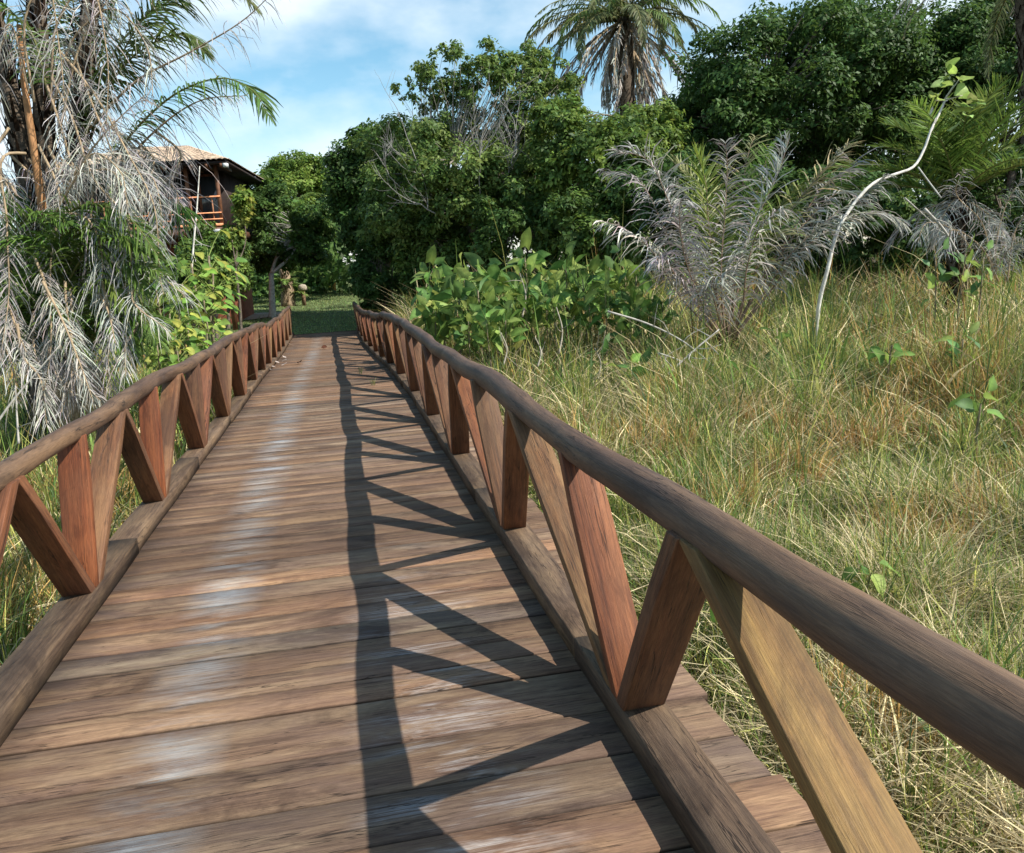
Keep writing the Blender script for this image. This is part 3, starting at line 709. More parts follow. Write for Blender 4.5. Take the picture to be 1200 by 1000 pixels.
# dome of trees right of the bridge end
cl = np.vstack([ell_clumps(452, 225, 33, 66, 84, 60, .85), ell_clumps(434, 245, 32, 36, 54, 20, .6)])
tree('broadleaf_tree', 'dark dome-shaped tree overhanging the lawn just right of the bridge end', 'tree', 455, 33, cl, 52000, .18, G_DARK+G_MID[:1], .22)
cl = np.vstack([ell_clumps(555, 235, 28, 130, 100, 95, .75, 3.2, -.7), ell_clumps(480, 165, 29, 62, 34, 22, .55, 1.5), ell_clumps(600, 120, 28, 92, 62, 130, .30, 2.0), ell_clumps(575, 90, 28, 100, 42, 70, .22, 1.8), ell_clumps(500, 105, 28, 44, 26, 30, .18, 1.2)])
tB = tree('broadleaf_tree', 'broad middle tree with bare grey branches showing below its thin leafy top', 'tree', 555, 28, cl, 95000, .145, [(.095, .155, .035), (.13, .195, .045), (.16, .22, .055), (.075, .13, .032)], .2, (1.9, 2.1, 2.3), nmain=16)
# bare grey branches on its sunny side
def twig(g, a, d, L0, r, lvl, col):
    k = 6; pts = [a]; dd = d.copy()
    for i in range(k): dd = norm(dd+rng.normal(0, .16, 3)+np.array([0, 0, .05])); pts.append(pts[-1]+dd*L0/k)
    pts = np.array(pts); tube(g, pts, np.linspace(r, r*.4, k+1), 5, col, 0, False)
    if lvl > 0:
        for i in range(4 if lvl > 1 else 5):
            j = rng.integers(1, k); twig(g, pts[j], norm(dd+rng.normal(0, .6, 3)), L0*rng.uniform(.45, .7), r*.5, lvl-1, col)
for (a, b, Z, dx_, dz_, Ls) in ((500, 215, 25.6, -.5, .9, 2.2), (560, 195, 25.4, .3, 1, 2.2), (600, 200, 25.4, .35, .9, 2.2), (470, 220, 25.8, -.8, .6, 1.6), (560, 240, 25.0, .2, 1, 2.2), (510, 250, 25, -.9, .1, 1.6), (590, 215, 25, .6, .8, 2.2)):
    g = Geo(); twig(g, P(a, b, Z), norm(np.array([dx_, -.35, dz_])), Ls, .022, 2, (.62, .62, .62))
    part('bare_branch', g, PALEB, tB, True, 'bare grey branch')
cl = np.vstack([ell_clumps(700, 215, 24, 78, 78, 50, .6, 2.0), ell_clumps(660, 150, 24.5, 46, 40, 18, .45, 1.2), ell_clumps(730, 165, 25, 50, 34, 14, .5), ell_clumps(765, 150, 26, 44, 36, 22, .45)])
tree('broadleaf_tree', 'bright green bushy tree in front of the tall palm with the dead skirt', 'tree', 700, 24, cl, 50000, .15, G_LITE+G_MID, .14, (1.6, 1.5, 1.4))
cl = np.vstack([ell_clumps(935, 118, 31, 165, 112, 120, 1.0, 4), ell_clumps(1060, 90, 31, 80, 90, 40, .95, 3), ell_clumps(845, 160, 30, 70, 90, 40, .85, 3), ell_clumps(940, 150, 34, 170, 110, 60, 1.2, 2)])
tree('broadleaf_tree', 'huge dense dark green tree filling the skyline behind the grey frond palm', 'tree', 940, 31, cl, 150000, .18, G_DARK+[(.06, .115, .025)], .35)
tree('broadleaf_tree', 'tall dark tree at the right edge behind the green palm', 'tree', 1180, 30, np.vstack([ell_clumps(1170, 120, 30, 100, 130, 70, .95, 3)]), 50000, .17, G_DARK, .3)
# understorey shrubs under the trees
sh = [(452, 318, 30, 44, 44, G_DARK, 'low dark shrub crowding the right handrail near the bridge end'),
      (510, 300, 27, 46, 56, G_DARK+G_MID, 'dark shrub behind the left end of the broad-leaved marsh plants'),
      (600, 280, 24.5, 60, 60, G_DARK+G_MID, 'dense shrub below the tree with bare grey branches'),
      (690, 285, 22.5, 60, 56, G_MID, 'mid green shrub left of the grey frond palm'),
      (780, 255, 21.5, 64, 64, G_DARK, 'deep green shrub directly behind the grey frond palm'),
      (880, 258, 22.5, 66, 56, G_DARK, 'low dark shrub behind the top of the grey frond palm'),
      (980, 258, 23, 70, 56, G_DARK, 'dark shrub behind the bend of the white leaning sapling'),
      (1090, 262, 22, 70, 56, G_DARK+G_MID, 'shaded shrub below the green palm at the right'),
      (268, 312, 31.5, 26, 22, G_MID, 'leafy shrub masking the ground floor of the house'),
      (1190, 255, 21, 70, 66, G_DARK+G_MID, 'dark shrub at the right edge beside the grey dry fronds')]
for (a, b, Z, r1, r2, pal, lab) in sh:
    tree('shrub', lab, 'shrub', a, Z, ell_clumps(a, b, Z, r1, r2+14, 30, .5, 1.6), 15000, .14, pal, .07, fork=.25)
tree('shrub', 'leafy shrub in front of the house beneath the balcony', 'shrub', 225, 20, ell_clumps(222, 322, 20, 46, 38, 26, .34), 11000, .13, G_LITE+G_MID, .05, fork=.3)
tree('shrub', 'dark shrub hidden behind the shaggy palm on the left', 'shrub', 100, 15, ell_clumps(90, 330, 15, 120, 70, 50, .4, 1.2), 22000, .12, G_DARK+G_MID, .06, fork=.25)
tree('shrub', 'bushy green shrub left of the lawn tree under the house', 'shrub', 255, 27, ell_clumps(250, 300, 27, 34, 44, 26, .36), 12000, .14, G_LITE+G_MID, .05, fork=.3)
tree('shrub', 'yellow-green leafy sapling rising beside the right end of the house balcony', 'shrub', 282, 27, np.vstack([ell_clumps(283, 238, 27, 13, 24, 10, .22), ell_clumps(270, 276, 27, 14, 14, 7, .22)]), 3600, .15, G_YEL+G_LITE, .04, fork=.6)
tree('croton_bush', 'small yellow-leaved bush on the far lawn beside a short yellow post', 'bush', 381, 50, ell_clumps(380, 322, 50, 12, 17, 12, .35), 5000, .14, G_YEL, .04)
for i, (a, Z, b, h) in enumerate(((300, 49, 312, 26), (362, 56, 312, 26), (446, 50, 312, 24))):
    tree('shrub', ['dark hedge shrub on the lawn left of the small round tree', 'dark hedge shrub on the lawn right of the small round tree', 'dark shrub on the lawn between the white fence and the dome tree'][i], 'shrub', a, Z, ell_clumps(a, b, Z, 30, h, 18, .6), 8000, .2, G_DARK, .06)

cl = []
for i in range(150):
    a = rng.uniform(-.75, 1.15); d_ = rng.uniform(46, 58) if a > -.1 else rng.uniform(75, 90)
    x_, y_ = math.sin(a)*d_, math.cos(a)*d_; cl.append([x_, y_, float(ground_z(x_, y_))+rng.uniform(.5, 5.5), rng.uniform(1.6, 2.6)])
o = part('distant_woods', crown_geo(cl, 60000, .42, G_DARK), LEAF); tag(o, 'dark mass of woodland closing the view behind the trees', 'woods', kind='stuff')
# ------------------------------------------------------------------ other palms
def palm_generic(name, label, basepx, Z, crown_px, fr, trunk_r=.2, tcol=(.8, .75, .7), top_only=False):
    c = P(crown_px[0], crown_px[1], Z); b = P(basepx, 400, Z); b[2] = ground_z(b[0], b[1])
    t = thing(name, b, label, 'palm tree')
    g = Geo(); cv = bez([b, b+(c-b)*.5, c], 20); tube(g, cv, np.linspace(trunk_r*1.1, trunk_r, 20), 12, tcol, .05); fiber(g, cv, trunk_r, 500, (.14, .11, .08))
    part('trunk', g, BARK, t, True)
    for (az, el, L0, sag, kind, lf, kw) in fr:
        add_frond(t, arc(c, az, el, L0, sag), kind, lf, **kw)
    return t
# tall palm with skirt
fr = []
for i in range(26):
    az = 2*np.pi*i/26+rng.uniform(-.1, .1); el = rng.uniform(.1, 1.2)
    fr.append((az, el, rng.uniform(3.5, 4.6), rng.uniform(1.3, 1.9), 'olive' if i % 3 else 'green', .6, dict(n=60, w0=.055, rach=.04, droop=.9)))
for az, el in ((math.pi-.1, .35), (math.pi+.15, .2), (math.pi+.35, .5), (math.pi-.4, .1), (.0, .3), (.3, .1), (-.3, .25)):
    fr.append((az, el, 4.4, 1.2, 'olive', .45, dict(n=50, w0=.04, rach=.045, droop=1.0)))
for i in range(44):
    az = rng.uniform(0, 2*np.pi); fr.append((az, rng.uniform(-1.1, -.35), rng.uniform(2.8, 5.2), rng.uniform(.5, .9), 'dead', .5, dict(n=34, w0=.05, rach=.05, droop=1.0, ang=(.6, .3))))
tp = palm_generic('palm_tree', 'tall palm with a skirt of dead fronds rising above the middle trees', 750, 33, (730, 24), fr[:33]+fr[33:60], .32)
for i in range(40):
    c_ = P(730+i*.5, 24+i*1.4, 33); az = rng.uniform(0, 2*np.pi)
    add_frond(tp, arc(c_, az, rng.uniform(-1.25, -.75), rng.uniform(2.0, 3.4), rng.uniform(.2, .6)), 'dead', .38, n=26, w0=.05, rach=.05, droop=.8, ang=(.5, .25))
# upright green palm at the right
fr = []
for i in range(30):
    az = 2*np.pi*i/30*1.0+rng.uniform(-.2, .2); el = rng.uniform(.3, 1.45)
    fr.append((az, el, rng.uniform(2.0, 3.0), rng.uniform(.5, 1.2), ['yellow', 'green', 'yellow', 'green'][i % 4], .60, dict(n=46, w0=.035, rach=.02, droop=.12, vee=.3)))
for i in range(5):
    az = 2*np.pi*i/5; fr.append((az, rng.uniform(-.5, .1), 1.6, .9, 'dead', .45, dict(n=50, w0=.022, rach=.02)))
palm_generic('palm_tree', 'green bushy palm with stiff sunlit fronds behind the top of the white sapling', 1120, 17, (1122, 232), fr, .16)
fr = []
for i in range(16):
    az = 2*np.pi*i/16; fr.append((az, rng.uniform(.0, 1.0), 3.6, rng.uniform(1.1, 1.8), 'olive' if i % 2 else 'dead', .5, dict(n=60, w0=.03, rach=.03, droop=.9)))
palm_generic('palm_tree', 'grey green palm crown drooping into the top right corner', 1215, 22, (1200, -25), fr, .22)
fr = [(2*np.pi*i/14+.2, rng.uniform(.3, 1.1), rng.uniform(1.8, 2.6), rng.uniform(1.0, 1.6), 'yellow', .5, dict(n=40, w0=.06, rach=.03, droop=.5)) for i in range(14)]
palm_generic('palm_tree', 'small pale yellow-green palm peeping over the small round lawn tree', 338, 47, (338, 252), fr, .13)
# low grey palm in the marsh
Zq = 13.5; qb = P(852, 405, Zq); gz = ground_z(qb[0], qb[1])
mp_ = thing('palm_tree', (qb[0], qb[1], gz), 'low trunkless palm of grey dead and yellow-green fronds in the marsh grass', 'palm tree')
def mf(pts, kind, L0, z=(0, 0), **kw):
    q = [P(a, b, Zq+z[0]+(z[1]-z[0])*i/(len(pts)-1)) for i, (a, b) in enumerate(pts)]
    kw.setdefault('bare', .30); kw.setdefault('rcol', (.26, .18, .13)); kw.setdefault('w0', .0205 if kind in ('dead', 'pale') else .026); kw.setdefault('kink', .38 if kind == 'dead' else .3); kw['n'] = int(kw.get('n', 70)*.9)
    add_frond(mp_, bez(q, 24), kind, L0*1.35, **kw)
mf([(848, 400), (815, 330), (785, 240), (755, 185), (720, 178)], 'dead', .50, (0, -.8), droop=.6, vee=.5, n=90)
mf([(846, 400), (795, 345), (760, 290), (725, 265), (700, 258)], 'dead', .42, (0, -.6), droop=.8, n=80)
mf([(848, 400), (820, 350), (800, 290), (796, 245), (800, 232)], 'dead', .42, (0, -1.6), droop=1.0, n=90)
mf([(850, 400), (838, 330), (830, 260), (825, 205), (815, 178)], 'yellow', .5, (0, 0), droop=.15, n=80, vee=.3)
mf([(850, 400), (845, 320), (850, 240), (852, 190), (850, 168)], 'dead', .42, (0, -.6), droop=.5, n=80, vee=.4)
mf([(852, 400), (860, 330), (890, 250), (915, 195), (925, 162)], 'dead', .42, (0, -.3), droop=.35, n=90, vee=.5)
mf([(852, 400), (868, 320), (880, 250), (895, 200), (900, 175)], 'yellow', .46, (0, .2), droop=.2, n=80, vee=.3)
mf([(854, 400), (880, 330), (925, 250), (965, 200), (995, 168)], 'pale', .50, (0, .2), droop=.5, n=90)
mf([(856, 400), (885, 340), (930, 270), (975, 210), (1000, 195), (985, 175)], 'dead', .42, (0, .5), droop=.7, n=80)
mf([(856, 400), (885, 360), (925, 300), (980, 250), (1030, 215), (1040, 205)], 'dead', .45, (0, -.6), droop=.8, n=100)
mf([(858, 400), (900, 345), (950, 285), (1000, 255), (1040, 250), (1058, 262)], 'dead', .48, (0, -.9), droop=.9, n=90)
mf([(856, 400), (870, 360), (876, 310), (895, 260), (920, 240)], 'dead', .45, (0, -1.4), droop=1.0, n=90)
mf([(846, 400), (800, 330), (775, 260), (745, 210), (705, 200)], 'dead', .45, (0, .6), droop=.8, n=80)
mf([(850, 400), (830, 310), (812, 250), (790, 210), (765, 200)], 'dead', .42, (0, .1), droop=.7, n=80)
mf([(854, 400), (895, 330), (945, 260), (990, 225), (1015, 235)], 'dead', .42, (0, .1), droop=.8, n=80)
mf([(848, 400), (820, 360), (790, 320), (775, 300), (765, 310)], 'dead', .38, (0, -.9), droop=.9, n=70)
mf([(850, 400), (840, 300), (815, 220), (790, 190)], 'pale', .45, (0, .4), droop=.3, n=80, vee=.4)
mf([(852, 400), (875, 310), (915, 240), (940, 215)], 'yellow', .42, (0, .6), droop=.3, n=80)
mf([(852, 400), (865, 300), (870, 220), (880, 170), (885, 160)], 'pale', .42, (0, .6), droop=.4, n=80)
for i in range(2):
    mf([(852, 405), (852+rng.uniform(-25, 25), 365), (852+rng.uniform(-70, 70), 330), (852+rng.uniform(-110, 110), 335+rng.uniform(-20, 25))], 'dead', .34, (0, -1.2 if i % 2 else .8), droop=1.1, n=60)
g = Geo(); tube(g, [P(852, 440, Zq), P(852, 412, Zq), P(853, 395, Zq)], [.16, .13, .06], 10, (.7, .6, .5), .1); fiber(g, bez([P(852, 440, Zq), P(852, 415, Zq), P(853, 400, Zq)], 6), .12, 120, (.18, .13, .09)); part('trunk', g, BARK, mp_, True)
# dry palm fronds at the right edge
qb = P(1160, 310, 15); o2 = thing('palm_clump', (qb[0], qb[1], float(ground_z(qb[0], qb[1]))), 'clump of grey dry palm fronds drooping at the right edge under the green palm', 'palm')
for pts in ([(1165, 320), (1170, 270), (1190, 220), (1215, 195)], [(1165, 320), (1150, 260), (1120, 220), (1130, 200)], [(1160, 330), (1185, 290), (1220, 270)], [(1170, 330), (1150, 290), (1115, 270), (1105, 300)], [(1180, 330), (1195, 260), (1220, 230)], [(1150, 320), (1125, 275), (1085, 262), (1075, 285)]):
    add_frond(o2, bez([P(a, b, 15-.2*i) for i, (a, b) in enumerate(pts)], 20), 'dead', .45, n=70)

# ------------------------------------------------------------------ white leaning sapling
def big_leaf(g, base, d, nrm, L0, W0, col, heart=False, cup=.15):
    """one broad ovate leaf with a folded midrib and drooping tip"""
    d = norm(d); S = norm(np.cross(d, nrm)); U = np.cross(S, d); k = 8
    u = np.linspace(0, 1, k)
    w = np.interp(u, [0, .12, .35, .6, .85, 1], [.30 if not heart else .75, .75, 1, .85, .42, .03])*W0*.5
    mid = base+d*(u*L0)[:, None]-U*(cup*L0*u**2)[:, None]
    wav = np.sin(u*9+rng.uniform(0, 6))*.05*W0
    back = (np.array([.16, .05, 0, 0, 0, 0, 0, 0])*L0)[:, None] if heart else 0
    Lf = mid-S*w[:, None]+U*(w*.28+wav)[:, None]-d*back; Rt = mid+S*w[:, None]+U*(w*.28-wav)[:, None]-d*back
    V = np.stack([Lf, mid, Rt], 1).reshape(-1, 3); Q = []
    for i in range(k-1):
        a = i*3; Q += [(a, a+1, a+4, a+3), (a+1, a+2, a+5, a+4)]
    c = np.tile(np.asarray(col, float), (k*3, 1)); c[1::3] *= 1.45
    g.add(V, Q, np.clip(c, 0, .9))
sb = P(958, 352, 13); sb[2] = ground_z(sb[0], sb[1])
wt = thing('sapling', sb, 'bent bare white stem with a leafy tip leaning right out of the marsh grass', 'sapling')
pts = [sb]+[P(a, b, 13+z) for a, b, z in ((962, 345, 0), (970, 315, -.1), (980, 275, -.1), (1000, 240, 0), (1025, 214, .1), (1050, 204, .2), (1070, 196, .3), (1083, 175, .4), (1092, 150, .4), (1100, 135, .5), (1110, 112, .5))]
g = Geo(); tube(g, bez(pts, 50), np.interp(np.linspace(0, 1, 50), [0, .3, 1], [.034, .031, .016]), 8, (1.35, 1.33, 1.3), .02)
for e in ((1118, 100), (1128, 112), (1096, 118), (1125, 92)):
    tube(g, [P(1106, 118, 13.5), P(*e, 13.45)], [.014, .008], 5, (1., .98, .85))
part('stem', g, PALEB, wt, True)
g = Geo(); tube(g, bez([P(1076, 196, 13.3), P(1090, 215, 13.2), P(1103, 232, 13.1)], 8), .012, 5, (1.2, 1.2, 1.15)); part('twig', g, PALEB, wt, True)
g = Geo()
for (a, b) in [(1103, 92), (1112, 86), (1120, 90), (1127, 96), (1131, 100), (1108, 97), (1117, 99), (1136, 108), (1142, 112), (1133, 118), (1128, 125), (1140, 122), (1130, 135), (1125, 142), (1100, 115), (1096, 110), (1138, 130), (1122, 84), (1110, 80)]:
    big_leaf(g, P(a, b, 13.4+rng.uniform(-.2, .2)), rng.normal(0, 1, 3)*np.array([1, 1, .4])+np.array([0, 0, -.2]), norm(np.array([.3, -.6, .9])+rng.normal(0, .3, 3)), rng.uniform(.20, .30), rng.uniform(.16, .22), jit((.20, .28, .08), 1)[0])
for (a, b) in ((1093, 125), (1097, 138), (1094, 146)):
    big_leaf(g, P(a, b, 13.4), np.array([-.3, -.1, -.8]), norm(np.array([.2, -1, .2])), .14, .05, (.42, .40, .36))
part('leaves', g, LEAF, wt)

# ------------------------------------------------------------------ broad-leaved marsh plants
def leafy_plant(h, nleaf, Ls, pal, heart, name_leaf='leaf', spread=.28, erect=True, r=.018):
    gs = Geo(); gl = Geo()
    top = np.array([rng.normal(0, .06), rng.normal(0, .06), h]); c = bez([np.zeros(3), top*.5+rng.normal(0, .04, 3)*np.array([1, 1, 0]), top], 9)
    tube(gs, c, np.linspace(r, r*.6, 9), 6, (1.6, 1.65, 1.4), .05)
    for i in range(nleaf):
        a = 2.4*i+rng.uniform(-.3, .3); f = 1-.45*(i/nleaf)**1.2*rng.uniform(.6, 1)
        p0 = c[int(f*8)]; el = rng.uniform(.7, 1.3) if erect else rng.uniform(.2, .9)
        d = np.array([math.cos(a)*math.cos(el), math.sin(a)*math.cos(el), math.sin(el)])
        e = p0+d*spread*rng.uniform(.6, 1.3); tube(gs, [p0, (p0+e)/2+np.array([0, 0, .02]), e], [r*.35, r*.3, r*.22], 5, (1.2, 1.9, .7), 0, False)
        L0 = Ls*rng.uniform(.75, 1.2)
        if erect: d2 = norm(np.array([math.cos(a)*.55, math.sin(a)*.55, rng.uniform(-.6, .9)]))
        else: d2 = norm(np.array([math.cos(a), math.sin(a), rng.uniform(-.8, .05)]))
        nn = norm(np.array([math.cos(a)*.6+.3, math.sin(a)*.6-.5, .7])+rng.normal(0, .25, 3))
        big_leaf(gl, e, d2, nn, L0, L0*(.62 if heart else .78), jit(pal[rng.integers(len(pal))], 1, .15)[0], heart, .2)
    return gs, gl
PL = [(.09, .165, .038), (.13, .21, .048), (.19, .25, .06), (.065, .13, .036)]
protos = []
def plant(x, y, proto=None, name='marsh_plant', label='', cat='plant', group=None, s=1.0, rz=0, build=None, z=None):
    if proto is None:
        t = thing(name, (0, 0, 0), label, cat, group); gs, gl = build
        part('stem', gs, BARK, t, True, org=(0, 0, 0)); part('leaves', gl, LEAF, t, org=(0, 0, 0))
    else: t = copy_tree(proto); t['label'] = label
    if group: t['group'] = group
    elif 'group' in t: del t['group']
    t.location = (x, y, float(ground_z(x, y)) if z is None else z); t.rotation_euler = (0, 0, rz); t.scale = (s, s, s)
    return t
STAND = 'broad-leaved marsh plants in the stand before the trees'
sl_ = 'erect arrow-leaved marsh plant in the dense stand between the right handrail and the grey palm'
prot = []
spots = []
for (a, b, Z) in [(505, 335, 14.5), (520, 325, 14.8), (540, 310, 15.2), (553, 322, 14.5), (566, 312, 14.8), (580, 318, 14), (592, 330, 13.6), (560, 340, 13.4), (575, 350, 13), (600, 345, 13.2), (530, 345, 14), (548, 352, 13.4), (612, 318, 14.5), (625, 300, 15.2), (640, 295, 15.6), (655, 310, 15), (668, 318, 15), (680, 325, 14.6), (700, 310, 15.2), (712, 300, 15.8), (728, 305, 15.6), (740, 320, 15), (722, 335, 14.2), (705, 345, 13.8), (690, 340, 14.2), (745, 345, 14), (760, 335, 14.6), (640, 330, 14.2), (655, 345, 13.6), (570, 372, 12.4), (585, 366, 12.6), (510, 352, 14.2), (738, 360, 13.4), (765, 360, 13.8), (775, 345, 14.4), (620, 335, 14), (500, 345, 15), (550, 365, 12.8), (512, 312, 16), (530, 300, 16.5)]:
    spots.append((a, b, Z))
for i, (a, b, Z) in enumerate(spots):
    p = P(a, b, Z); h = p[2]-float(ground_z(p[0], p[1]))
    if i < 5:
        t = plant(p[0], p[1], None, 'marsh_plant', sl_, 'plant', STAND, 1, rng.uniform(0, 6.28), leafy_plant(1.7+.12*i, 20, .30, PL, True, spread=.28)); prot.append((t, 1.9+.12*i)); t.scale = (h/(1.9+.12*i),)*3
    else:
        pr, ph = prot[i % 5]; plant(p[0], p[1], pr, '', sl_, 'plant', STAND, h/ph*rng.uniform(.88, 1.12), rng.uniform(0, 6.28))
singles = [((703, 412, 12.2), 'lone broad-leaved seedling on a pale stem left of the fallen dry branches', 5), ((722, 432, 11.5), 'tiny round-leaved seedling in grass before the fallen dry branches', 3),
           ((1128, 296, 13), 'large-leaved green marsh plant on a pale stem near the right edge', 12), ((1095, 300, 13.2), 'leafy marsh plant just left of the large-leaved one near the right edge', 7),
           ((1150, 300, 12.6), 'yellowing marsh plant just right of the large-leaved one near the right edge', 7), ((1048, 402, 10.5), 'blue-green seedling with few leaves in mid field at the right', 6), ((1128, 395, 10.2), 'dark leafy seedling below the large-leaved marsh plant', 7),
           ((1150, 470, 8), 'bright green seedling in dry grass near the right edge', 6), ((912, 384, 12), 'pale green seedling right of the foot of the grey palm', 5), ((742, 436, 11.4), 'bright pointed seedling right of the tiny round-leaved one', 3),
           ((870, 435, 10.5), 'small green seedling in grass below the grey palm', 4),
           ((1022, 672, 4.7), 'dark glossy seedling growing beside the near handrail', 5), ((1068, 800, 3.7), 'single green seedling in the grass under the near handrail', 3), ((838, 715, 4.5), 'pale green seedling visible between the nearest two slanted posts', 4)]
for i, ((a, b, Z), lab, nl) in enumerate(singles):
    p = P(a, b, Z); h = max(.25, p[2]-float(ground_z(p[0], p[1]))-.02)
    plant(p[0], p[1], None, 'seedling' if nl < 7 else 'marsh_plant', lab, 'plant', None, 1, 0, leafy_plant(h, nl, .22 if Z > 5 else .13, PL if i % 3 else PL[2:]+[(.10, .19, .07)], i % 2 == 0, spread=.16 if Z > 5 else .09, r=.016 if Z > 5 else .007))
# round-leaved shrubs on the left bank
RL = [(.13, .22, .04), (.17, .26, .05), (.10, .18, .035), (.24, .26, .05)]
lefts = [(198, 385, 11.2), (215, 372, 11.8), (235, 345, 12.4), (222, 330, 12.6), (205, 405, 10.8), (238, 385, 12.4), (225, 300, 13.4), (210, 355, 12), (190, 360, 11.6), (240, 312, 13.6), (205, 325, 12.8), (176, 395, 10.6), (235, 290, 14), (186, 330, 12.4)]
lp = []
for i, (a, b, Z) in enumerate(lefts):
    p = P(a, b, Z); h = p[2]-float(ground_z(p[0], p[1]))
    lab = 'round-leaved light green shrub in the thicket between the left handrail and the house'
    if i < 4: t = plant(p[0], p[1], None, 'roundleaf_shrub', lab, 'shrub', 'round-leaved shrubs on the left bank', 1, 0, leafy_plant(1.8+.15*i, 26, .17, RL, False, spread=.34, erect=False, r=.02)); lp.append((t, 1.9+.15*i)); t.scale = (h/(1.9+.15*i),)*3
    else: pr, ph = lp[i % 4]; plant(p[0], p[1], pr, '', lab, 'shrub', 'round-leaved shrubs on the left bank', h/ph, rng.uniform(0, 6.28))

# ------------------------------------------------------------------ dead branches
def branch(label, pxs, Z, r, name='fallen_branch', col=(.85, .83, .8), twigs=4):
    pts = np.array([P(a, b, Z+i*.03) for i, (a, b) in enumerate(pxs)]); org = pts[0]
    t = thing(name, org, label, 'branch'); g = Geo(); c = bez(pts, 16); tube(g, c, np.linspace(r, r*.4, 16), 6, col, .06)
    for i in range(twigs):
        j = rng.integers(3, 14); d = norm(rng.normal(0, 1, 3)+np.array([0, -.2, .3])); tube(g, bez([c[j], c[j]+d*.15+rng.normal(0, .03, 3), c[j]+d*.35], 5), [r*.4, r*.35, r*.3, r*.2, r*.1], 5, col, .05)
    part('limb', g, PALEB, t, True)
branch('long thin dead branch lying over the grass left of the grey palm', [(712, 365), (760, 380), (800, 400), (838, 430)], 11.6, .018)
branch('dead forked branch rising right from the grass before the grey palm', [(762, 455), (790, 432), (812, 412), (843, 386)], 11.4, .022, twigs=7)
branch('pale dead branch lying flat left of the forked one', [(772, 414), (795, 422), (815, 432)], 11.5, .014)
branch('grey dead frond stalk leaning in the shade below the green palm', [(1083, 245), (1105, 268), (1122, 295), (1134, 312)], 14.2, .03)
branch('thin dead stem leaning left of the grey frond stalk', [(1060, 232), (1080, 250), (1102, 270)], 14.6, .016)
branch('pale dry stem standing in grass beside the left handrail', [(22, 520), (20, 490), (18, 452)], 7.5, .012, twigs=1)
branch('long leaning dry stems across the grass at far left', [(-10, 505), (15, 470), (40, 440), (70, 405)], 8.2, .014, twigs=2)
branch('tall white bare sapling stem in front of the house balcony', [(224, 322), (227, 285), (231, 240), (234, 195)], 15, .022, 'bare_stem', (1.2, 1.2, 1.15), 3)
for i, (a, b0, b1, Z) in enumerate(((612, 372, 320, 13.5), (655, 415, 360, 12.5), (700, 445, 408, 11.8), (630, 430, 395, 12), (590, 428, 390, 12.2))):
    branch(['pale dead stem standing among the arrow-leaved plants', 'forked pale dead stem in reeds right of the arrow-leaved plants', 'pale upright dead stem in grass below the lone seedling', 'thin dead stem in dry grass before the arrow-leaved stand', 'short dead stem in dry grass nearest the right handrail'][i], [(a, b0), (a+4, (b0+b1)/2), (a-3, b1)], Z, .016, 'dead_stem', (.75, .7, .6), 3)

# ------------------------------------------------------------------ house
TILE = simple_mat('roof_tile', (.55, .43, .33), .85, 6, .35, .3, spec=.15, tint=True)
TIMB = simple_mat('timber', (.30, .14, .075), .6, 5, .35, .2, (1, 1, 1), .3, True)
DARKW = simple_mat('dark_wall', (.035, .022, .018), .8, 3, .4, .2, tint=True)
RED = simple_mat('red_plaster', (.34, .12, .07), .85, 4, .3, .2, tint=True)
WHITE = simple_mat('white_paint', (.62, .62, .60), .6, 4, .1, .05, tint=True)
GLASSD, t_, b_, L_ = new_mat('window_glass'); b_.inputs['Base Color'].default_value = (.03, .035, .04, 1); b_.inputs['Roughness'].default_value = .12
Zh = 30.0
hc = P(232, 268, Zh)                    # floor edge of the balcony
ux = norm(np.array([CR[0], CR[1], 0])*1.0+np.array([0.06, .10, 0])); uy = np.array([-ux[1], ux[0], 0])
def H(a, b, c): return hc+ux*a+uy*b+np.array([0, 0, c])
hz0 = float(ground_z(hc[0], hc[1]))
hzg = hz0-hc[2]
house = thing('house', (hc[0], hc[1], hz0), 'two-storey timber house with pale tiled roof and balcony seen behind the shaggy palm', 'house')
def hbox(g, a0, a1, b0, b1, c0, c1, col=(1, 1, 1)):
    V = [H(a0, b0, c0), H(a1, b0, c0), H(a1, b1, c0), H(a0, b1, c0), H(a0, b0, c1), H(a1, b0, c1), H(a1, b1, c1), H(a0, b1, c1)]
    hexa(g, np.array(V), col, np.array([[a0, b0, c0], [a1, b0, c0], [a1, b1, c0], [a0, b1, c0], [a0, b0, c1], [a1, b0, c1], [a1, b1, c1], [a0, b1, c1]]))
A0, A1 = -4.4, .95
g = Geo(); hbox(g, A0, A1-.6, 2.4, 6.5, hzg-.1, -.25); part('wall', g, RED, house)
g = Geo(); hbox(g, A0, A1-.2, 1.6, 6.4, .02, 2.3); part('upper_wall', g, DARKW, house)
g = Geo(); hbox(g, A0, A1+.05, -.05, 6.5, -.25, .0, (.35, .35, .35)); part('floor_beam', g, TIMB, house)
g = Geo(); hbox(g, A1-.5, A1+.12, -.10, .25, -.22, -.06); part('beam_end', g, WHITE, house, label='white painted beam end')
for a in (A0+.1, -2.6, -1.4, -.2, A1-.1):
    g = Geo(); hbox(g, a-.06, a+.06, .02, .14, 0, 2.25, (.6, .55, .5)); part('balcony_post', g, TIMB, house)
    g = Geo(); hbox(g, a-.08, a+.08, .1, .26, hzg-.1, -.25, (.5, .45, .4)); part('stilt', g, TIMB, house)
for c, hh in ((1.08, .05), (.52, .04), (.30, .04), (.10, .09)):
    g = Geo(); hbox(g, A0, A1-.05, -.02, .02, c-hh/2, c+hh/2, (2.5, 2.2, 1.9)); part('balcony_rail', g, TIMB, house)
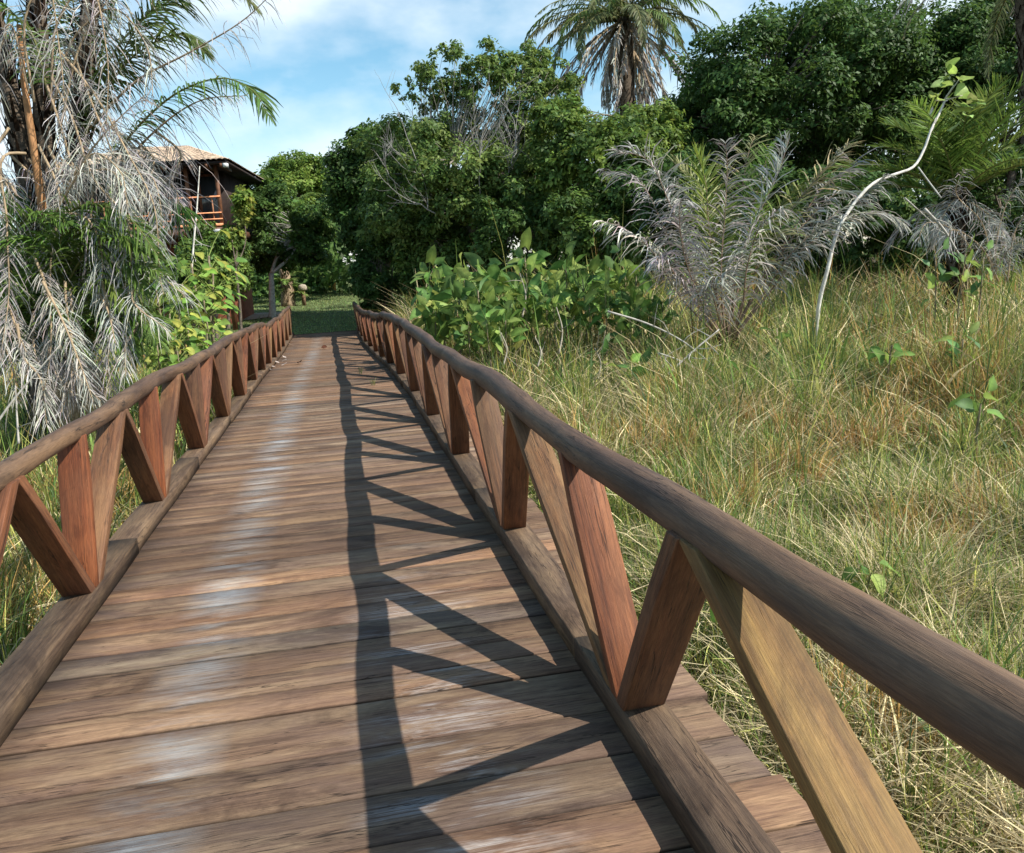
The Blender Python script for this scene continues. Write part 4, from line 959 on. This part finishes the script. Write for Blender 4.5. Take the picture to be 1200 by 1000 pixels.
for a in np.arange(A0+.5, A1-.1, .75):
    g = Geo(); hbox(g, a-.02, a+.02, .021, .05, 0, 1.05, (1.3, 1.2, 1.1)); part('baluster', g, TIMB, house)
for a0, a1 in ((-2.7, -1.9), (-1.4, -.5), (-.2, .6)):
    g = Geo(); hbox(g, a0, a1, 1.53, 1.6, .1 if a0 > -2.5 else .9, 2.05, (.6, .5, .45)); f = part('window_frame' if a0 < -2.5 else 'door', g, TIMB, house)
    g = Geo(); hbox(g, a0+.1, a1-.1, 1.50, 1.528, .2 if a0 > -2.5 else 1.0, 1.95); subpart('pane', g, GLASSD, f, tuple(house.location))
# hipped roof of clay tiles in rows
e0, e1 = A0-.75, A1+.48; f0, f1 = -.5, 7.0; ze = 2.25; zr = ze+1.08
g = Geo(); ra, rb = e0+2.3, e1-2.3; rm = (f0+f1)/2
def slope(P00, P10, P01, P11, na, nb):
    """tiled slope: eave P00-P10, ridge P01-P11; courses step up, barrels wave across"""
    P00, P10, P01, P11 = [np.asarray(p, float) for p in (P00, P10, P01, P11)]
    nrm = norm(np.cross(P10-P00, P01-P00)); nrm = nrm if nrm[2] > 0 else -nrm
    V = []; C = []
    us = np.linspace(0, 1, na*4+1); vs = []
    for j in range(nb): vs += [j/nb, (j+.98)/nb]
    tt = rng.uniform(.7, 1.25, (nb, na+1))
    for vi, v in enumerate(vs):
        for u in us:
            e = P00+(P10-P00)*u; r = P01+(P11-P01)*u; p = e+(r-e)*v
            p = p+nrm*(.035*abs(math.sin(math.pi*u*na))+(.03 if vi % 2 == 0 else 0)); V.append(p); t = tt[vi//2, int(u*na)]; C.append((t, t*.97, t*.92))
    m = len(us); Q = [(j*m+i, j*m+i+1, (j+1)*m+i+1, (j+1)*m+i) for j in range(len(vs)-1) for i in range(m-1)]
    g.add(V, Q, np.array(C))
E1, E2, E3, E4 = H(e0, f0, ze), H(e1, f0, ze), H(e1, f1, ze), H(e0, f1, ze); R1, R2 = H(ra, rm, zr), H(rb, rm, zr)
slope(E1, E2, R1, R2, 34, 14); slope(E2, E3, R2, R2, 34, 14); slope(E3, E4, R2, R1, 30, 12); slope(E4, E1, R1, R1, 30, 12)
roof = part('roof', g, TILE, house)
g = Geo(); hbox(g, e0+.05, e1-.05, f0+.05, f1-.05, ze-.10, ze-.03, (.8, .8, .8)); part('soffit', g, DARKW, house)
for a in np.arange(e0+.3, e1, .5):
    g = Geo(); hbox(g, a-.04, a+.04, f0+.02, f0+1.6, ze-.22, ze-.105, (.4, .35, .3)); part('rafter', g, TIMB, house)
g = Geo(); hbox(g, e1-.2, e1-.05, f0+.0, f0+.25, ze-.24, ze-.11); part('rafter_end', g, WHITE, house, label='white painted rafter end')

# ------------------------------------------------------------------ far garden things
def gpt(px, py):
    d = CF+CR*(px-600)/FOC-CU*(py-500)/FOC; Z = 20
    for Z in np.arange(20, 90, .1):
        p = np.array([0, 0, EYE])+d*Z
        if p[2] <= ground_z(p[0], p[1])+.02: break
    return p
p = gpt(272, 373)
if p[1] > 45: p = P(272, 373, 30); p[2] = ground_z(p[0], p[1])
ag = thing('agave', p, 'pale striped agave with pointed leaves in a sandy bed left of the lawn', 'agave')
g = Geo()
for i in range(26):
    a = 2.4*i; el = .35+1.1*(i/26); L0 = rng.uniform(.6, .85); d = np.array([math.cos(a)*math.cos(el), math.sin(a)*math.cos(el), math.sin(el)])
    u = np.linspace(0, 1, 6); Pt = p+np.array([0, 0, .1])+d[None]*(u*L0)[:, None]-np.array([0, 0, 1])*(.12*u**2)[:, None]
    S = norm(np.cross(d, [0, 0, 1.])); wv = np.interp(u, [0, .3, .8, 1], [.08, .10, .05, .005])
    ribbons(g, Pt[None], wv[None], S[None], jit((.40, .42, .22), 1, .1)); 
part('leaves', g, LEAF, ag)
g = Geo(); k = 24; a = np.linspace(0, 2*np.pi, k, endpoint=False); rr = 1.0+.12*np.sin(a*3)
V = np.vstack([[p[0]+.7, p[1], ground_z(p[0], p[1])+.09]]+[[p[0]+.7+q*1.5*math.cos(b), p[1]+q*1.6*math.sin(b), float(ground_z(p[0]+.7+q*1.5*math.cos(b), p[1]+q*1.6*math.sin(b)))+.055] for q, b in zip(rr, a)])
g.add(V, np.zeros((0, 4), int), (1, 1, 1), None, [(0, i+1, (i+1) % k+1) for i in range(k)]); o = part('sand_bed', g, SAND); tag(o, kind='structure')
# stump with ferns
p = gpt(337, 352); 
if p[1] > 42: p = P(337, 352, 41); p[2] = ground_z(p[0], p[1])
st = thing('palm_stump', p, 'pale thick palm stump with green leaves sprouting round it beside the lawn tree', 'stump')
g = Geo(); hgt = 1.9; c = bez([p, p+np.array([.05, 0, hgt*.5]), p+np.array([-.05, 0, hgt])], 10); tube(g, c, np.linspace(.36, .20, 10), 12, (2.3, 2.1, 1.8), .07); fiber(g, c, .28, 160, (.45, .34, .22)); part('trunk', g, BARK, st, True)
for i in range(12):
    az = 2*np.pi*i/12; add_frond(st, arc(c[4]+np.array([0, 0, rng.uniform(-.3, .5)]), az, rng.uniform(.2, 1.0), 1.1, 1.3), 'yellow' if i % 2 else 'green', .30, n=24, w0=.05, rach=.02)
p = gpt(356, 352)
if p[1] > 42: p = P(356, 352, 41); p[2] = ground_z(p[0], p[1])
lm = thing('garden_light', p, 'short wooden garden post with rounded pale cap on the lawn', 'garden light')
g = Geo(); tube(g, [p, p+np.array([0, 0, .75])], .10, 10, (1.4, 1.1, .9)); part('pole', g, BARK, lm, True)
g = Geo(); tube(g, [p+np.array([0, 0, q]) for q in (.74, .78, .92, 1.02, 1.06)], [.14, .22, .22, .15, .03], 14, (2.4, 2.5, 2.5)); part('cap', g, BARK, lm, True)
p = P(391, 331, 50); p[2] = ground_z(p[0], p[1])
yp = thing('marker_post', p, 'short pale yellow post by the yellow bush on the far lawn', 'post')
g = Geo(); hgt = 1.1; tube(g, [p, p+np.array([0, 0, hgt])], .11, 8, (4.5, 3.6, 1.6)); part('shaft', g, BARK, yp, True)
g = Geo(); tube(g, [p+np.array([0, 0, hgt-.01]), p+np.array([0, 0, hgt+.06])], [.15, .13], 8, (4.8, 4.2, 2.6)); part('top', g, BARK, yp, True)
# white fence / gate
fb = P(403, 322, 60); fz = float(ground_z(fb[0], fb[1]))
fe = thing('picket_fence', (fb[0], fb[1], fz), 'white garden fence at the far end of the lawn path', 'fence')
fx = np.array([CR[0], CR[1], 0]); fx = norm(fx)
for r_, hh in (('rail', .5), ('rail', 1.2), ('rail', 1.65)):
    g = Geo(); q = np.array([fb[0], fb[1], fz+hh]); box(g, q, (3.6, .05, .09), math.atan2(fx[1], fx[0])); part(r_, g, WHITE, fe)
for i in range(15):
    g = Geo(); q = np.array([fb[0], fb[1], fz+.9])+fx*(i-7)*.25-np.array([0, .06, 0]); box(g, q, (.06 if i % 7 else .14, .04, 1.8 if i % 7 else 2.1), math.atan2(fx[1], fx[0])); part('picket' if i % 7 else 'fence_post', g, WHITE, fe)
gp = thing('garden_wall', (fb[0], fb[1]+3, fz), 'pale low wall standing behind the white garden fence', 'wall')
g = Geo(); box(g, (fb[0]+.4, fb[1]+3.2, fz+1.4), (9, .25, 2.8), .1); part('masonry', g, WHITE, gp)
g = Geo(); box(g, (fb[0]+.4, fb[1]+3.2, fz+2.86), (9.2, .35, .1), .1); part('coping', g, WHITE, gp)

# ------------------------------------------------------------------ litter on the deck
def dry_leaf(px, py, s, label, name='dry_leaf', col=(.30, .16, .10), n=1, grp=None):
    d = CF+CR*(px-600)/FOC-CU*(py-500)/FOC
    z = -.1
    for _ in range(30):
        t = (z+.012-EYE)/d[2]; p = np.array([0, 0, EYE])+d*t; z = .5*z+.5*dz(p[1])
    g = Geo(); a = rng.uniform(0, 6.28)
    big_leaf(g, p+np.array([0, 0, .01]), np.array([math.cos(a), math.sin(a), .15]), np.array([0, 0, 1.]), s, s*.55, col, False, -.25)
    o = part(name, g, DRY, None, False, None, p); tag(o, label, 'leaf', grp); return o
dry_leaf(380, 409, .30, 'curled reddish dead leaf lying alone on the deck near the far end')
dry_leaf(349, 426, .16, 'small dark dead leaf on the deck left of centre', col=(.07, .05, .04))
dry_leaf(420, 404, .22, 'dark curled leaf on the deck beside the right kerb', col=(.10, .07, .05))
dry_leaf(343, 405, .18, 'pale dead leaf on the deck by the far left kerb', col=(.5, .4, .3))
for i, (a, b) in enumerate(((323, 431), (327, 426), (331, 424), (335, 420), (337, 416), (330, 429), (319, 434))):
    dry_leaf(a, b, .13, 'bleached pale leaf in the scatter along the far left kerb', col=(.33, .28, .25), grp='pale leaves along the left kerb')
# sprig growing through the right kerb
for (a, b, h, lab) in ((437, 452, .17, 'thin pale grass sprig growing out beside the right kerb'), (423, 437, .15, 'small green weed at the foot of the right posts')):
    d = CF+CR*(a-600)/FOC-CU*(b-500)/FOC; t = -EYE/d[2]; p = np.array([0, 0, EYE])+d*t; g = Geo(); n = 9
    blades(g, np.full(n, p[0])+rng.normal(0, .02, n), np.full(n, p[1])+rng.normal(0, .02, n), np.full(n, dz(p[1])), rng.uniform(.5, 1.1, n)*h, np.full(n, .012), np.abs(rng.normal(0, .3, n)), np.abs(rng.normal(.3, .2, n)), jit((.28, .32, .12), n))
    o = part('grass_sprig', g, GRASS, None, False, None, p); tag(o, lab, 'plant')
for o in bpy.data.objects:
    if '_o' in o: del o['_o']
